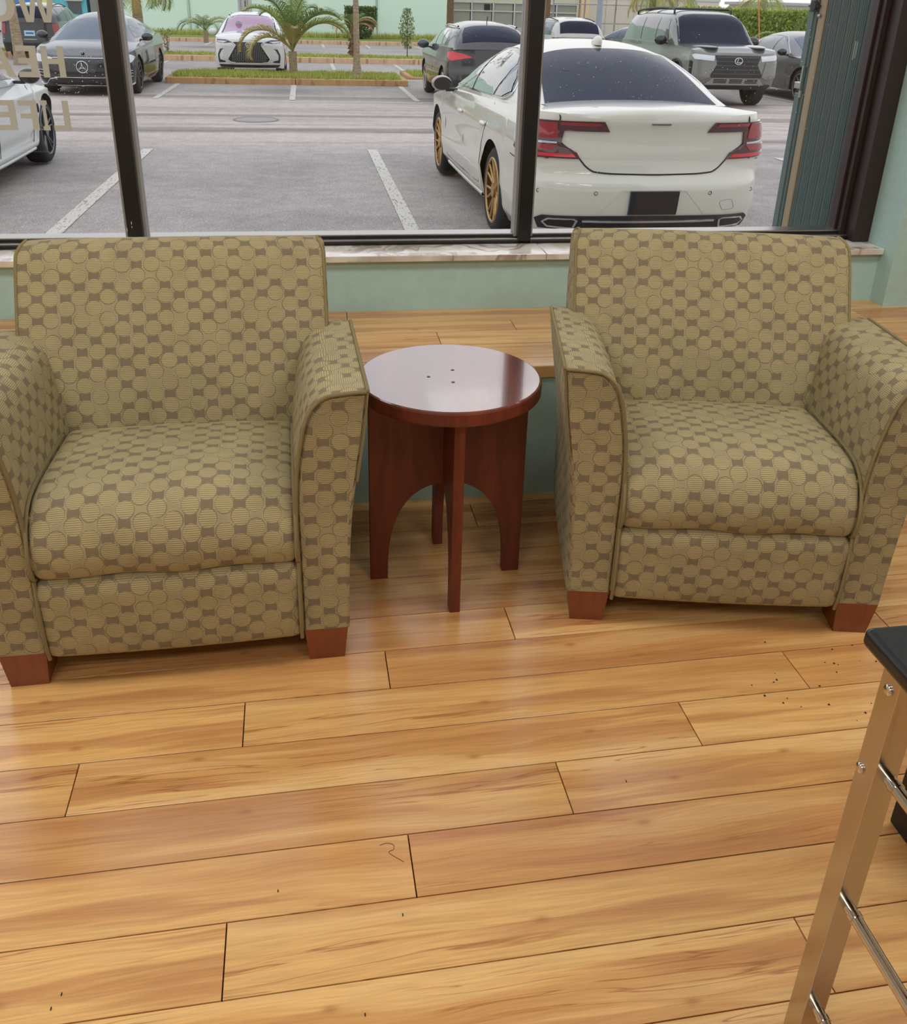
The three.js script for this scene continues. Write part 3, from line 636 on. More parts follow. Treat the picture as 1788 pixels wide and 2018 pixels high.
kerbed('kerb_island_002', 'long pale kerbed lawn strip between two lanes', -14, 12, -34.2, -36.4, -0.58, -0.40, M.kerbPale, 3);
kerbed('kerb_island_003', 'far pale kerb and lawn along the green building', -14, 12, -50.2, -56.4, -0.58, -0.40, M.kerbPale, 2.4);
grassOn(-3.1, 2.3, -25.05, -23.2, -0.33, 9000, 0.10, 'short green lawn on the island in front of the white crossover');
grassOn(2.9, 6.6, -28.2, -25.85, -0.43, 3000, 0.07, 'short green lawn on the island beside the dark crossover');
grassOn(-14, 12, -36.2, -34.4, -0.41, 9000, 0.08, 'strip of lawn between the two far lanes');
grassOn(-14, 12, -56.2, -54.5, -0.41, 9000, 0.3, 'long grass at the foot of the green building');

// --- plants
M.frondA = phys({ color: srgb(146, 162, 78), roughness: 0.75, side: THREE.DoubleSide, transmission: 0.25, thickness: 0 });
M.frondB = phys({ color: srgb(182, 166, 92), roughness: 0.8, side: THREE.DoubleSide, transmission: 0.25, thickness: 0 });
M.frondC = phys({ color: srgb(108, 134, 68), roughness: 0.75, side: THREE.DoubleSide, transmission: 0.25, thickness: 0 });
M.frondRed = phys({ color: srgb(186, 128, 84), roughness: 0.8, side: THREE.DoubleSide, transmission: 0.2, thickness: 0 });
const barkTex = makeTex(128, 512, (x, y) => { const r = Math.sin(y / 512 * Math.PI * 2 * 22 + fbm(x / 128 * 4, y / 512 * 6, 91, 2, 4, 6) * 3), n = fbm(x / 128 * 10, y / 512 * 60, 93, 3, 10, 60); const k = 205 + r * 9 + (n - 0.5) * 70; return [k, k * 0.95, k * 0.88]; });
M.bark = std({ map: barkTex, color: srgb(196, 182, 160), roughness: 0.95 });
M.barkDark = std({ map: barkTex, color: srgb(140, 116, 92), roughness: 0.95 });
function frondGeo(L, az, rise, droop, leaf, n, seed, vee = 0.5) {
  const pts = [], up = new THREE.Vector3(0, 1, 0), dir = new THREE.Vector3(Math.sin(az), 0, Math.cos(az)), side = new THREE.Vector3(Math.cos(az), 0, -Math.sin(az));
  let p = new THREE.Vector3(), ang = rise; const st = L / 14;
  for (let i = 0; i <= 14; i++) { pts.push(p.clone()); p = p.clone().addScaledVector(dir, Math.cos(ang) * st).addScaledVector(up, Math.sin(ang) * st); ang -= droop / 14 * (0.5 + i / 14); }
  const cv = new THREE.CatmullRomCurve3(pts), geos = [new THREE.TubeGeometry(cv, 14, 0.011 * L, 5)];
  const pos = [], idx = [];
  for (let i = 0; i < n; i++) {
    const t = 0.16 + 0.83 * i / n, c = cv.getPoint(t), tg = cv.getTangent(t), nm = new THREE.Vector3().crossVectors(side, tg).normalize(); if (nm.y < 0) nm.negate();
    const ll = leaf * (0.35 + 0.65 * Math.sin(Math.PI * Math.min(1, t * 0.95 + 0.1))) * (0.85 + 0.3 * hash2(i, seed, 4)), w = 0.007 + leaf * 0.013;
    for (const s of [-1, 1]) {
      const d = side.clone().multiplyScalar(s * 0.8).addScaledVector(tg, 0.62 + 0.2 * hash2(i, seed + s, 9)).addScaledVector(nm, vee * (0.6 + 0.5 * hash2(i, seed, 11 + s))).normalize();
      const mid = c.clone().addScaledVector(d, ll * 0.55), tip = c.clone().addScaledVector(d, ll).addScaledVector(up, -ll * 0.28), k = pos.length / 3;
      const b = tg.clone().multiplyScalar(w);
      for (const v of [c.clone().sub(b), c.clone().add(b), mid.clone().sub(b), mid.clone().add(b), tip]) pos.push(v.x, v.y, v.z);
      idx.push(k, k + 1, k + 2, k + 1, k + 3, k + 2, k + 2, k + 3, k + 4);
    }
  }
  const g = new THREE.BufferGeometry(); g.setAttribute('position', new THREE.Float32BufferAttribute(pos, 3)); g.setIndex(idx); g.computeVertexNormals(); geos.push(g); return merge(geos.map((q) => { q.deleteAttribute('uv'); return q; }));
}
function trunkGeo(h, r0, r1, flare, lean = 0, rings = 24) {
  const n = rings, g = gridGeo(n, 16, (i, j) => {
    const t = i / n, a = j / 16 * Math.PI * 2, r = lerp(r0, r1, t) + flare * Math.exp(-t * h / 0.16) + 0.02 * r0 * Math.sin(i * 2.4);
    return [Math.cos(a) * r + lean * t * h, t * h, Math.sin(a) * r];
  }, (i, j) => [j / 16, i / n * h / 1.6]);
  return g;
}
function palm(label, pos, o) {
  const t = thing('palm_tree', label, 'palm', pos);
  part('trunk', trunkGeo(o.h, o.r0, o.r1, o.flare ?? 0, o.lean ?? 0), o.bark ?? M.bark, t);
  if (o.boots) for (let i = 0; i < 26; i++) { const a = i * 2.4, y = o.h * (0.12 + 0.85 * i / 26), g = new THREE.ConeGeometry(0.075, 0.2, 5); g.scale(1, 1, 0.4); g.rotateX(-0.5); g.translate(0, 0, lerp(o.r0, o.r1, i / 26)); g.rotateY(a); g.translate(0, y, 0); part('leaf_base', g, M.barkDark, t); }
  if (o.shaft) part('crownshaft', trunkGeo(o.shaft, o.r1 * 1.15, o.r1 * 0.7, 0).translate((o.lean ?? 0) * o.h, o.h, 0), std({ color: srgb(120, 150, 90), roughness: 0.6 }), t);
  const top = [(o.lean ?? 0) * o.h, o.h + (o.shaft ?? 0), 0];
  o.fronds.forEach(([az, L, rise, droop, mat], i) => { const f = part('frond', frondGeo(L, az, rise, droop, o.leaf, o.n ?? 26, i + 7, o.vee), mat, t); f.position.set(...top); });
  return t;
}
const ringFronds = (n, L, rise, droop, mats, a0 = 0.3, j = 0.15) => Array.from({ length: n }, (_, i) => [a0 + i * Math.PI * 2 / n + rr(-j, j), L * rr(0.85, 1.12), rise + rr(-0.18, 0.18), droop + rr(-0.25, 0.25), mats[Math.floor(rnd() * mats.length)]]);
// young palm in front of the white crossover
palm('young feathery palm on the island beside the white crossover', [-0.3, -0.32, -24.25], { h: 0.55, r0: 0.085, r1: 0.10, flare: 0.03, leaf: 0.42, n: 44, vee: 0.55, fronds: [
  [-1.57, 1.75, 1.0, 2.9, M.frondB], [1.57, 1.9, 1.15, 2.6, M.frondA], [-1.2, 1.5, 0.85, 2.9, M.frondB], [1.2, 1.8, 1.3, 2.2, M.frondA], [-0.5, 1.8, 1.35, 1.6, M.frondC], [0.4, 1.8, 1.4, 1.5, M.frondA], [2.6, 1.8, 1.3, 1.8, M.frondC], [-2.5, 1.8, 1.25, 2.0, M.frondA], [0.9, 1.9, 1.2, 1.9, M.frondC], [-0.9, 1.9, 1.25, 1.9, M.frondA], [3.1, 1.9, 1.45, 1.3, M.frondC], [1.9, 1.7, 1.1, 2.2, M.frondB], [0.1, 1.2, 1.1, 1.6, M.frondB]] });
palm('slender grey palm trunk with swollen base on the kerbed island', [1.25, -0.34, -23.75], { h: 4.2, r0: 0.078, r1: 0.05, flare: 0.10, leaf: 0.4, shaft: 0.5, fronds: ringFronds(10, 1.9, 0.7, 2.4, [M.frondA, M.frondC], 0.4) });
palm('stubby scaly palm with rusty fronds before the clipped shrub', [1.75, -0.41, -35.4], { h: 1.0, r0: 0.17, r1: 0.10, flare: 0.0, boots: true, bark: M.barkDark, leaf: 0.34, n: 22, vee: 0.25, fronds: [[-1.57, 1.0, 0.9, 2.9, M.frondA], [-1.4, 0.85, 0.5, 2.6, M.frondRed], [1.57, 1.05, 0.75, 2.3, M.frondRed], [1.4, 1.1, 0.9, 2.4, M.frondA], [0.3, 0.7, 1.2, 1.6, M.frondA], [-0.6, 1.0, 1.0, 2.0, M.frondC], [2.6, 0.9, 1.1, 1.8, M.frondC], [1.3, 0.9, 0.45, 2.0, M.frondRed]] });
palm('palm with drooping fronds against the mint wall behind the black sedan', [-5.65, -0.41, -35.2], { h: 2.5, r0: 0.2, r1: 0.13, flare: 0.05, leaf: 0.62, n: 30, vee: 0.1, fronds: ringFronds(14, 2.0, 0.1, 2.4, [M.frondA, M.frondB, M.frondC], 0.2) });
palm('thick ringed palm trunk in front of the black box-shaped vehicle', [-8.45, -0.58, -30.6], { h: 1.75, r0: 0.17, r1: 0.11, flare: 0.05, lean: 0.0, shaft: 0.9, leaf: 0.5, fronds: ringFronds(9, 2.2, 0.9, 2.2, [M.frondA, M.frondC], 0.1) });
palm('brown palm trunk at the corner of the green building', [7.75, -0.5, -52.0], { h: 4.0, r0: 0.2, r1: 0.17, bark: M.barkDark, leaf: 0.5, fronds: ringFronds(10, 2.2, 0.6, 2.2, [M.frondC, M.frondA], 0) });
palm('brown palm trunk beside the middle window mullion', [11.3, -0.58, -45], { h: 3.6, r0: 0.15, r1: 0.13, bark: M.barkDark, leaf: 0.5, fronds: ringFronds(9, 2, 0.7, 2.1, [M.frondC], 0) });
palm('palm with hanging yellow fronds above the grey off-roader', [17.5, -0.58, -48], { h: 2.9, r0: 0.2, r1: 0.17, bark: M.barkDark, leaf: 0.6, vee: 0.05, n: 22, fronds: [...ringFronds(8, 1.9, -0.1, 1.9, [M.frondB, M.frondA], 0.2), [-1.57, 1.9, 0.2, 3.0, M.frondB], [-1.4, 1.6, 0.0, 2.4, M.frondB]] });
palm('pale shaggy palm rising behind the clipped hedge', [20.8, -0.58, -53.5], { h: 2.9, r0: 0.2, r1: 0.17, leaf: 0.7, vee: 0.05, n: 22, fronds: ringFronds(12, 2.0, 0.1, 2.2, [M.frondB, M.frondA], 0.1) });
palm('second pale shaggy palm rising behind the hedge', [24.9, -0.58, -51], { h: 2.8, r0: 0.2, r1: 0.17, leaf: 0.7, vee: 0.05, n: 22, fronds: ringFronds(12, 2.1, 0.1, 2.2, [M.frondB, M.frondA], 0.5) });
palm('low arching palm in front of the hedge above the charcoal sedan', [20.0, -0.58, -38], { h: 0.3, r0: 0.16, r1: 0.14, bark: M.barkDark, leaf: 0.36, n: 32, vee: 0.3, fronds: [[-1.57, 2.4, 1.25, 2.7, M.frondA], [1.57, 2.0, 1.2, 2.4, M.frondA], [-1.0, 1.9, 0.9, 2.2, M.frondB], [0.5, 2.0, 1.4, 0.6, M.frondC], [1.0, 1.8, 1.2, 1.6, M.frondB], [-0.4, 1.7, 0.7, 1.8, M.frondB], [1.4, 1.9, 0.8, 1.4, M.frondA]] });
palm('small fan of fronds beside the white crossover roof', [-4.35, -0.41, -44.8], { h: 0.5, r0: 0.12, r1: 0.1, leaf: 0.45, n: 24, vee: 0.4, fronds: ringFronds(9, 1.5, 0.9, 2.2, [M.frondA, M.frondC], 0.1) });

// leafy masses: a shell of small leaves over a dark twig core
M.leaf = phys({ color: srgb(255, 255, 255), roughness: 0.7, side: THREE.DoubleSide, transmission: 0.2, thickness: 0 });
const leafGeo = (() => { const g = new THREE.BufferGeometry(); g.setAttribute('position', new THREE.Float32BufferAttribute([0, 0, 0, 0.35, 0.5, 0.06, 0, 1, 0, -0.35, 0.5, 0.06], 3)); g.setIndex([0, 1, 2, 0, 2, 3]); g.computeVertexNormals(); return g; })();
M.twig = std({ color: srgb(84, 74, 52), roughness: 1 });
M.core = std({ color: srgb(58, 78, 34), roughness: 1 });
function leafy(root, name, n, size, colA, colB, sample) {
  const m = new THREE.InstancedMesh(leafGeo, M.leaf, n), o = new THREE.Object3D(), c = new THREE.Color();
  for (let i = 0; i < n; i++) { o.position.set(...sample(i)); o.rotation.set(rr(-1.6, 1.6), rr(0, 6.28), rr(-1, 1)); o.scale.setScalar(size * rr(0.6, 1.3)); o.updateMatrix(); m.setMatrixAt(i, o.matrix); c.copy(colA).lerp(colB, rnd()).multiplyScalar(rr(0.75, 1.15)); m.setColorAt(i, c); }
  m.name = name; m.userData = { kind: 'stuff' }; shadowy(m); root.add(m);
}
{ // clipped shrub against the green wall: wide block on a narrowing foot
  const t = thing('clipped_shrub', 'dark clipped shrub, square topped, against the green wall', 'shrub', [3.1, -0.5, -54.0]);
  const hw = (y) => y < 0.9 ? lerp(0.35, 0.84, y / 0.9) : 0.84;
  part('stem', trunkGeo(0.8, 0.07, 0.05, 0.02), M.twig, t);
  part('core', box(-0.74, 0.74, 0.75, 1.55, -0.5, 0.5, 0.1), M.core, t);
  leafy(t, 'foliage', 5200, 0.11, srgb(66, 98, 40), srgb(104, 134, 58), () => { const y = rr(0.15, 1.66), w = hw(y), f = rnd(); return f < 0.6 ? [rr(-w, w), y, rr(0.3, 0.62)] : f < 0.8 ? [rr(-w, w), rr(1.5, 1.68), rr(-0.5, 0.6)] : [(rnd() < 0.5 ? -1 : 1) * w * rr(0.85, 1.02), y, rr(-0.5, 0.5)]; });
}
{ // tall sapling
  const t = thing('sapling', 'slim upright leafy sapling on the far lawn strip by the dark crossover', 'sapling', [3.7, -0.42, -35.3]);
  part('stem', rod([0, 0, 0], [0, 1.5, 0], 0.02, 6, 0.008), M.twig, t);
  for (let i = 0; i < 9; i++) part('branch', rod([0, 0.35 + i * 0.1, 0], [Math.sin(i * 2.4) * 0.2, 0.75 + i * 0.11, Math.cos(i * 2.4) * 0.2], 0.008, 5, 0.004), M.twig, t);
  leafy(t, 'foliage', 900, 0.075, srgb(96, 124, 56), srgb(150, 164, 92), () => { const y = rr(0.3, 1.62), w = 0.27 * Math.sin(Math.PI * clamp((y - 0.2) / 1.5, 0, 1)) ** 0.6 + 0.03, a = rr(0, 6.28), q = Math.sqrt(rnd()); return [Math.cos(a) * w * q, y, Math.sin(a) * w * q]; });
}
{
  const t = thing('sapling', 'sparse low sapling on the far lawn strip beside the black sedan', 'sapling', [-4.75, -0.42, -35.0]);
  part('stem', rod([0, 0, 0], [0.05, 0.7, 0], 0.012, 5, 0.006), M.twig, t);
  leafy(t, 'foliage', 240, 0.06, srgb(120, 130, 80), srgb(150, 120, 96), () => { const y = rr(0.1, 0.8), w = 0.22; return [rr(-w, w) * y * 1.3, y, rr(-w, w)]; });
}
{ // hedge behind the grey off-roader
  const t = thing('hedge', 'long bright green clipped hedge behind the parked cars', 'hedge', [23.6, -0.58, -45.8]);
  part('core', box(-5.2, 6.0, 0, 1.95, -0.5, 0.45, 0.1), std({ color: srgb(92, 118, 46), roughness: 1 }), t);
  leafy(t, 'foliage', 15000, 0.15, srgb(128, 158, 56), srgb(176, 192, 84), () => { const f = rnd(); const y = rr(0.1, 2.08) + fbm(rnd() * 9, 2, 3, 2) * 0.05; return f < 0.72 ? [rr(-5.4, 6.1), y, 0.5 + rr(-0.06, 0.12)] : f < 0.9 ? [rr(-5.4, 6.1), rr(1.95, 2.14), rr(-0.5, 0.55)] : [-5.25 + rr(-0.15, 0.1), y, rr(-0.5, 0.5)]; });
}
// --- buildings
M.green = std({ color: srgb(220, 244, 226), roughness: 0.8 });
M.trimGrey = std({ color: srgb(196, 198, 196), roughness: 0.6 });
M.darkGlass = phys({ color: srgb(58, 70, 72), roughness: 0.08, clearcoat: 0.5 });
{
  const t = thing('green_building', 'long plain mint green building behind the parking lot', 'building', [0, -0.45, -57]);
  const seams = [-10.0, -6.4, -1.1, 4.15, 8.35];
  for (let i = 0; i < 4; i++) part('wall_panel', boxUV(box(seams[i] + 0.015, seams[i + 1] - 0.015, 0, 6, -6, 0), 0.5), M.green, t);
  part('joint', box(-10, 8.35, 0, 5.98, -5.9, -0.02), M.trimGrey, t);
  for (const x of [-6.3, 4.22]) { const d = part('downpipe', rod([x, 0.05, 0.05], [x, 6, 0.05], 0.035, 8), std({ color: srgb(150, 186, 166), roughness: 0.6 }), t); part('pipe_shoe', box(x - 0.09, x + 0.06, 0.0, 0.12, 0.01, 0.14, 0.02), M.barkDark, d); }
}
{
  const t = thing('shop_building', 'cream shop with a row of glazed windows and white frames', 'building', [8.5, -0.5, -58]);
  const wallM = std({ color: srgb(214, 208, 184), map: paintTex, roughness: 0.8 });
  part('wall', boxUV(box(0, 8.0, 0, 0.7, -4, 0), 0.5), wallM, t); part('wall', boxUV(box(0, 8.0, 2.15, 4.5, -4, 0), 0.5), wallM, t); part('wall', box(0, 8, 0.7, 2.15, -4, -0.4), wallM, t);
  for (let i = 0; i < 6; i++) { const x = 0.15 + i * 1.3; const p = part('pane', box(x, x + 1.2, 0.72, 2.1, -0.14, -0.08), phys({ color: srgb(150, 152, 136), roughness: 0.15 }), t); part('frame', merge([box(x - 0.05, x + 0.02, 0.7, 2.15, -0.1, 0.03), box(x, x + 1.25, 0.7, 0.76, -0.1, 0.03), box(x, x + 1.25, 1.62, 1.68, -0.1, 0.02), box(x, x + 1.25, 2.08, 2.15, -0.1, 0.03)]), M.trimGrey, p); }
  part('column', box(8.1, 8.6, 0, 4.5, -0.3, 0.2), std({ color: srgb(222, 196, 150), roughness: 0.8 }), t);
  part('vent', box(2.2, 2.55, 1.7, 2.02, -0.06, 0.0), M.gasket, t);
}
{
  const t = thing('white_building', 'plain cream white building beyond the wire fence', 'building', [17.6, -0.5, -62]);
  const wm = std({ color: srgb(232, 222, 204), map: paintTex, roughness: 0.8 });
  part('wall', boxUV(box(0, 9.6, 0, 5, -4, 0), 0.5), wm, t); part('band', box(-0.05, 9.65, 2.55, 2.75, 0, 0.06), M.trimGrey, t);
  for (let i = 1; i < 5; i++) part('joint', box(i * 1.9 - 0.02, i * 1.9 + 0.02, 0, 5, 0, 0.03), M.trimGrey, t);
}
{
  const t = thing('far_house', 'low grey flat-roofed house far beyond the hedge', 'building', [31.5, -0.5, -66]);
  part('wall', box(0, 5.5, 0, 2.5, -4, 0), std({ color: srgb(206, 204, 202), roughness: 0.9 }), t); part('roof', box(-0.3, 5.8, 2.5, 2.68, -4.2, 0.3), std({ color: srgb(176, 174, 174), roughness: 0.9 }), t);
  for (const x of [1, 3]) part('window', box(x, x + 1.3, 1.4, 2.2, 0, 0.05), M.darkGlass, t);
}
{
  const t = thing('kiosk', 'turquoise painted kiosk with yellow pillar behind the black sedan', 'building', [-16.2, -0.5, -58]);
  part('wing', box(-14, -0.05, 0, 3.2, -3, -0.2), std({ color: srgb(206, 204, 196), roughness: 0.8 }), t);
  part('wall', box(0, 4.2, 0, 3.6, -3, 0), std({ color: srgb(104, 196, 208), roughness: 0.7 }), t);
  part('pillar', box(1.9, 2.3, 0, 3.6, 0, 0.25), std({ color: srgb(226, 220, 130), roughness: 0.7 }), t);
  part('sign_panel', box(0.3, 1.8, 1.2, 3.0, 0, 0.06), std({ color: srgb(70, 130, 210), roughness: 0.6 }), t);
  part('window', box(3.2, 3.9, 0.95, 1.6, 0, 0.05), M.darkGlass, t); part('awning', box(3.1, 4.05, 1.6, 1.72, 0, 0.3), M.trimGrey, t);
  part('side_block', box(4.4, 6.1, 0, 3.2, -3, 0.1), std({ color: srgb(132, 136, 132), roughness: 0.8 }), t);
}
{ // wire fence right of the shop
  const t = thing('wire_fence', 'grey wire fence with posts in front of the white building', 'fence', [13.0, -0.58, -50.5]);
  const fm = phys({ color: srgb(150, 152, 152), roughness: 0.4, metalness: 0.6 });
  for (let i = 0; i < 5; i++) part('post', rod([i * 1.7, 0, 0], [i * 1.7, 2.6, 0], 0.04, 8), fm, t);
  for (const y of [0.1, 1.3, 2.2]) part('rail', rod([0, y, 0], [6.8, y, 0], 0.025, 6), fm, t);
  const wires = []; for (let i = 0; i < 68; i++) { const x = i * 0.1; wires.push(rod([x, 0.1, 0], [x + 0.05, 2.2, 0], 0.004, 3)); } part('wire_mesh', merge(wires), fm, t);
}
solo('light_pole', trunkGeo(7, 0.13, 0.09, 0.03).translate(12.3, -0.58, -40), phys({ color: srgb(150, 160, 172), roughness: 0.45, metalness: 0.3 }), 'grey steel light pole rising behind the white sedan', 'pole');
{
  const t = thing('utility_pole', 'pale square concrete pole behind the white crossover', 'pole', [-2.62, -0.4, -46]);
  const cm = std({ color: srgb(200, 200, 206), map: concreteTex, roughness: 0.8 });
  part('shaft', box(-0.3, 0.3, 0, 6, -0.25, 0.25, 0.03), cm, t); part('seam', box(0.02, 0.05, 1.3, 1.75, 0.245, 0.26), M.gasket, t);
}
solo('wooden_stake', rod([22.2, -0.5, -45.0], [21.6, 2.6, -45.0], 0.035, 6), std({ color: srgb(206, 140, 72), roughness: 0.8 }), 'leaning orange wooden stake against the hedge', 'stake');

// --- folded storm shutter outside the window
{
  const t = thing('storm_shutter', 'folded grey green accordion storm shutter outside the window', 'shutter', [1.93, 0.5, -3.09]);
  const sm = phys({ color: srgb(84, 104, 104), roughness: 0.5, metalness: 0.1 }), tan = phys({ color: srgb(150, 134, 108), roughness: 0.55 });
  // ribbed blades stacked one behind the other, seen edge on
  const n = 25, depth = 0.30, pitch = depth / n;
  for (let i = 0; i < n; i++) {
    const z = -0.02 - i * pitch; const g = new THREE.CylinderGeometry(pitch * 0.36, pitch * 0.36, 2.1, 8, 1); g.scale(2.8, 1, 1); g.translate(i % 5 === 2 ? 0.002 : 0, 1.05, z); part('blade', g, sm, t);
  }
  part('core', box(0.004, 0.05, 0, 2.1, -0.32, -0.01), std({ color: srgb(46, 58, 58), roughness: 0.7 }), t);  // darker than the blades: shade of the grooves between ribs put into its colour
  const post = part('lead_post', merge([box(-0.012, 0.05, 0, 2.1, -0.372, -0.325, 0.006)]), tan, t);
  const outer = part('closing_strip', merge([box(-0.016, 0.03, 0.655, 2.1, -0.44, -0.376, 0.004), box(-0.016, 0.03, 0, 0.56, -0.44, -0.376, 0.004), box(-0.01, 0.03, 0.55, 0.66, -0.41, -0.376, 0.003), box(-0.022, -0.014, 0, 2.1, -0.398, -0.390)]), sm, t);
  part('latch', merge([box(-0.02, 0.01, 0.575, 0.60, -0.45, -0.395, 0.004), rod([-0.018, 0.6, -0.40], [-0.018, 0.66, -0.40], 0.006, 8), rod([-0.018, 0.57, -0.39], [-0.018, 0.545, -0.39], 0.007, 8)]), M.alu, outer);
  part('lock', merge([rod([-0.03, 0.872, -0.39], [-0.012, 0.872, -0.39], 0.018, 14), box(-0.026, -0.012, 0.868, 0.874, -0.43, -0.36), box(-0.026, -0.012, 0.852, 0.857, -0.42, -0.37)]), M.gasket, outer);
  part('bolt_head', new THREE.SphereGeometry(0.008, 10, 8).translate(-0.018, 0.838, -0.352), M.alu, post); part('bolt_head', new THREE.SphereGeometry(0.008, 10, 8).translate(-0.018, 0.906, -0.352), M.alu, post);
  part('scratch', merge([box(-0.0105, -0.0095, 0.70, 0.76, -0.0875, -0.0855), box(-0.0105, -0.0095, 0.705, 0.76, -0.0755, -0.0735)]), std({ color: srgb(206, 206, 190), roughness: 0.7 }), t);
}

// ================================================================ CARS
const tess = (g, e = 0.07) => new TessellateModifier(e, 7).modify(g);
function pw(tab, x) { // smooth table lookup
  if (x <= tab[0][0]) return tab[0][1];
  for (let i = 1; i < tab.length; i++) if (x <= tab[i][0]) { const t = (x - tab[i - 1][0]) / (tab[i][0] - tab[i - 1][0]); return lerp(tab[i - 1][1], tab[i][1], t * t * (3 - 2 * t) * 0.6 + t * 0.4); }
  return tab[tab.length - 1][1];
}
function splineTab(tab) { // Catmull table x -> y
  const c = new THREE.CatmullRomCurve3(tab.map((p) => new THREE.Vector3(p[0], p[1], 0)), false, 'centripetal'), pts = c.getPoints(160);
  return (x) => { if (x <= pts[0].x) return pts[0].y; for (let i = 1; i < pts.length; i++) if (x <= pts[i].x) { const t = (x - pts[i - 1].x) / (pts[i].x - pts[i - 1].x || 1); return lerp(pts[i - 1].y, pts[i].y, t); } return pts[pts.length - 1].y; };
}
M.tyre = std({ color: srgb(36, 36, 38), roughness: 0.85 });
M.under = std({ color: srgb(18, 18, 20), roughness: 0.95 });
M.blackGloss = phys({ color: srgb(12, 13, 16), roughness: 0.12, clearcoat: 0.6 });
M.blackTrim = std({ color: srgb(24, 25, 27), roughness: 0.45 });
M.carChrome = phys({ color: srgb(216, 216, 214), roughness: 0.12, metalness: 1 });
M.tint = phys({ color: srgb(22, 30, 50), roughness: 0.05, specularIntensity: 0.4, ior: 1.45 });
M.clearGlass = phys({ color: srgb(72, 88, 104), roughness: 0.05, specularIntensity: 0.8 });
M.sideGlass = phys({ color: srgb(40, 46, 52), roughness: 0.04, ior: 2.0, clearcoat: 1, clearcoatRoughness: 0.01 });
M.redLens = phys({ color: srgb(150, 14, 30), roughness: 0.12, clearcoat: 1 });
M.redDark = phys({ color: srgb(74, 12, 26), roughness: 0.12, clearcoat: 1 });
M.redBright = phys({ color: srgb(212, 30, 48), roughness: 0.15, clearcoat: 1 });
M.lampGlass = phys({ color: srgb(196, 200, 204), roughness: 0.12, metalness: 0.3, clearcoat: 1 });
M.seam = std({ color: srgb(40, 40, 40), roughness: 0.9 });
const paintMat = (r, g, b, metal = 0) => phys({ color: srgb(r, g, b), roughness: 0.32, metalness: metal, clearcoat: 1, clearcoatRoughness: 0.04 });

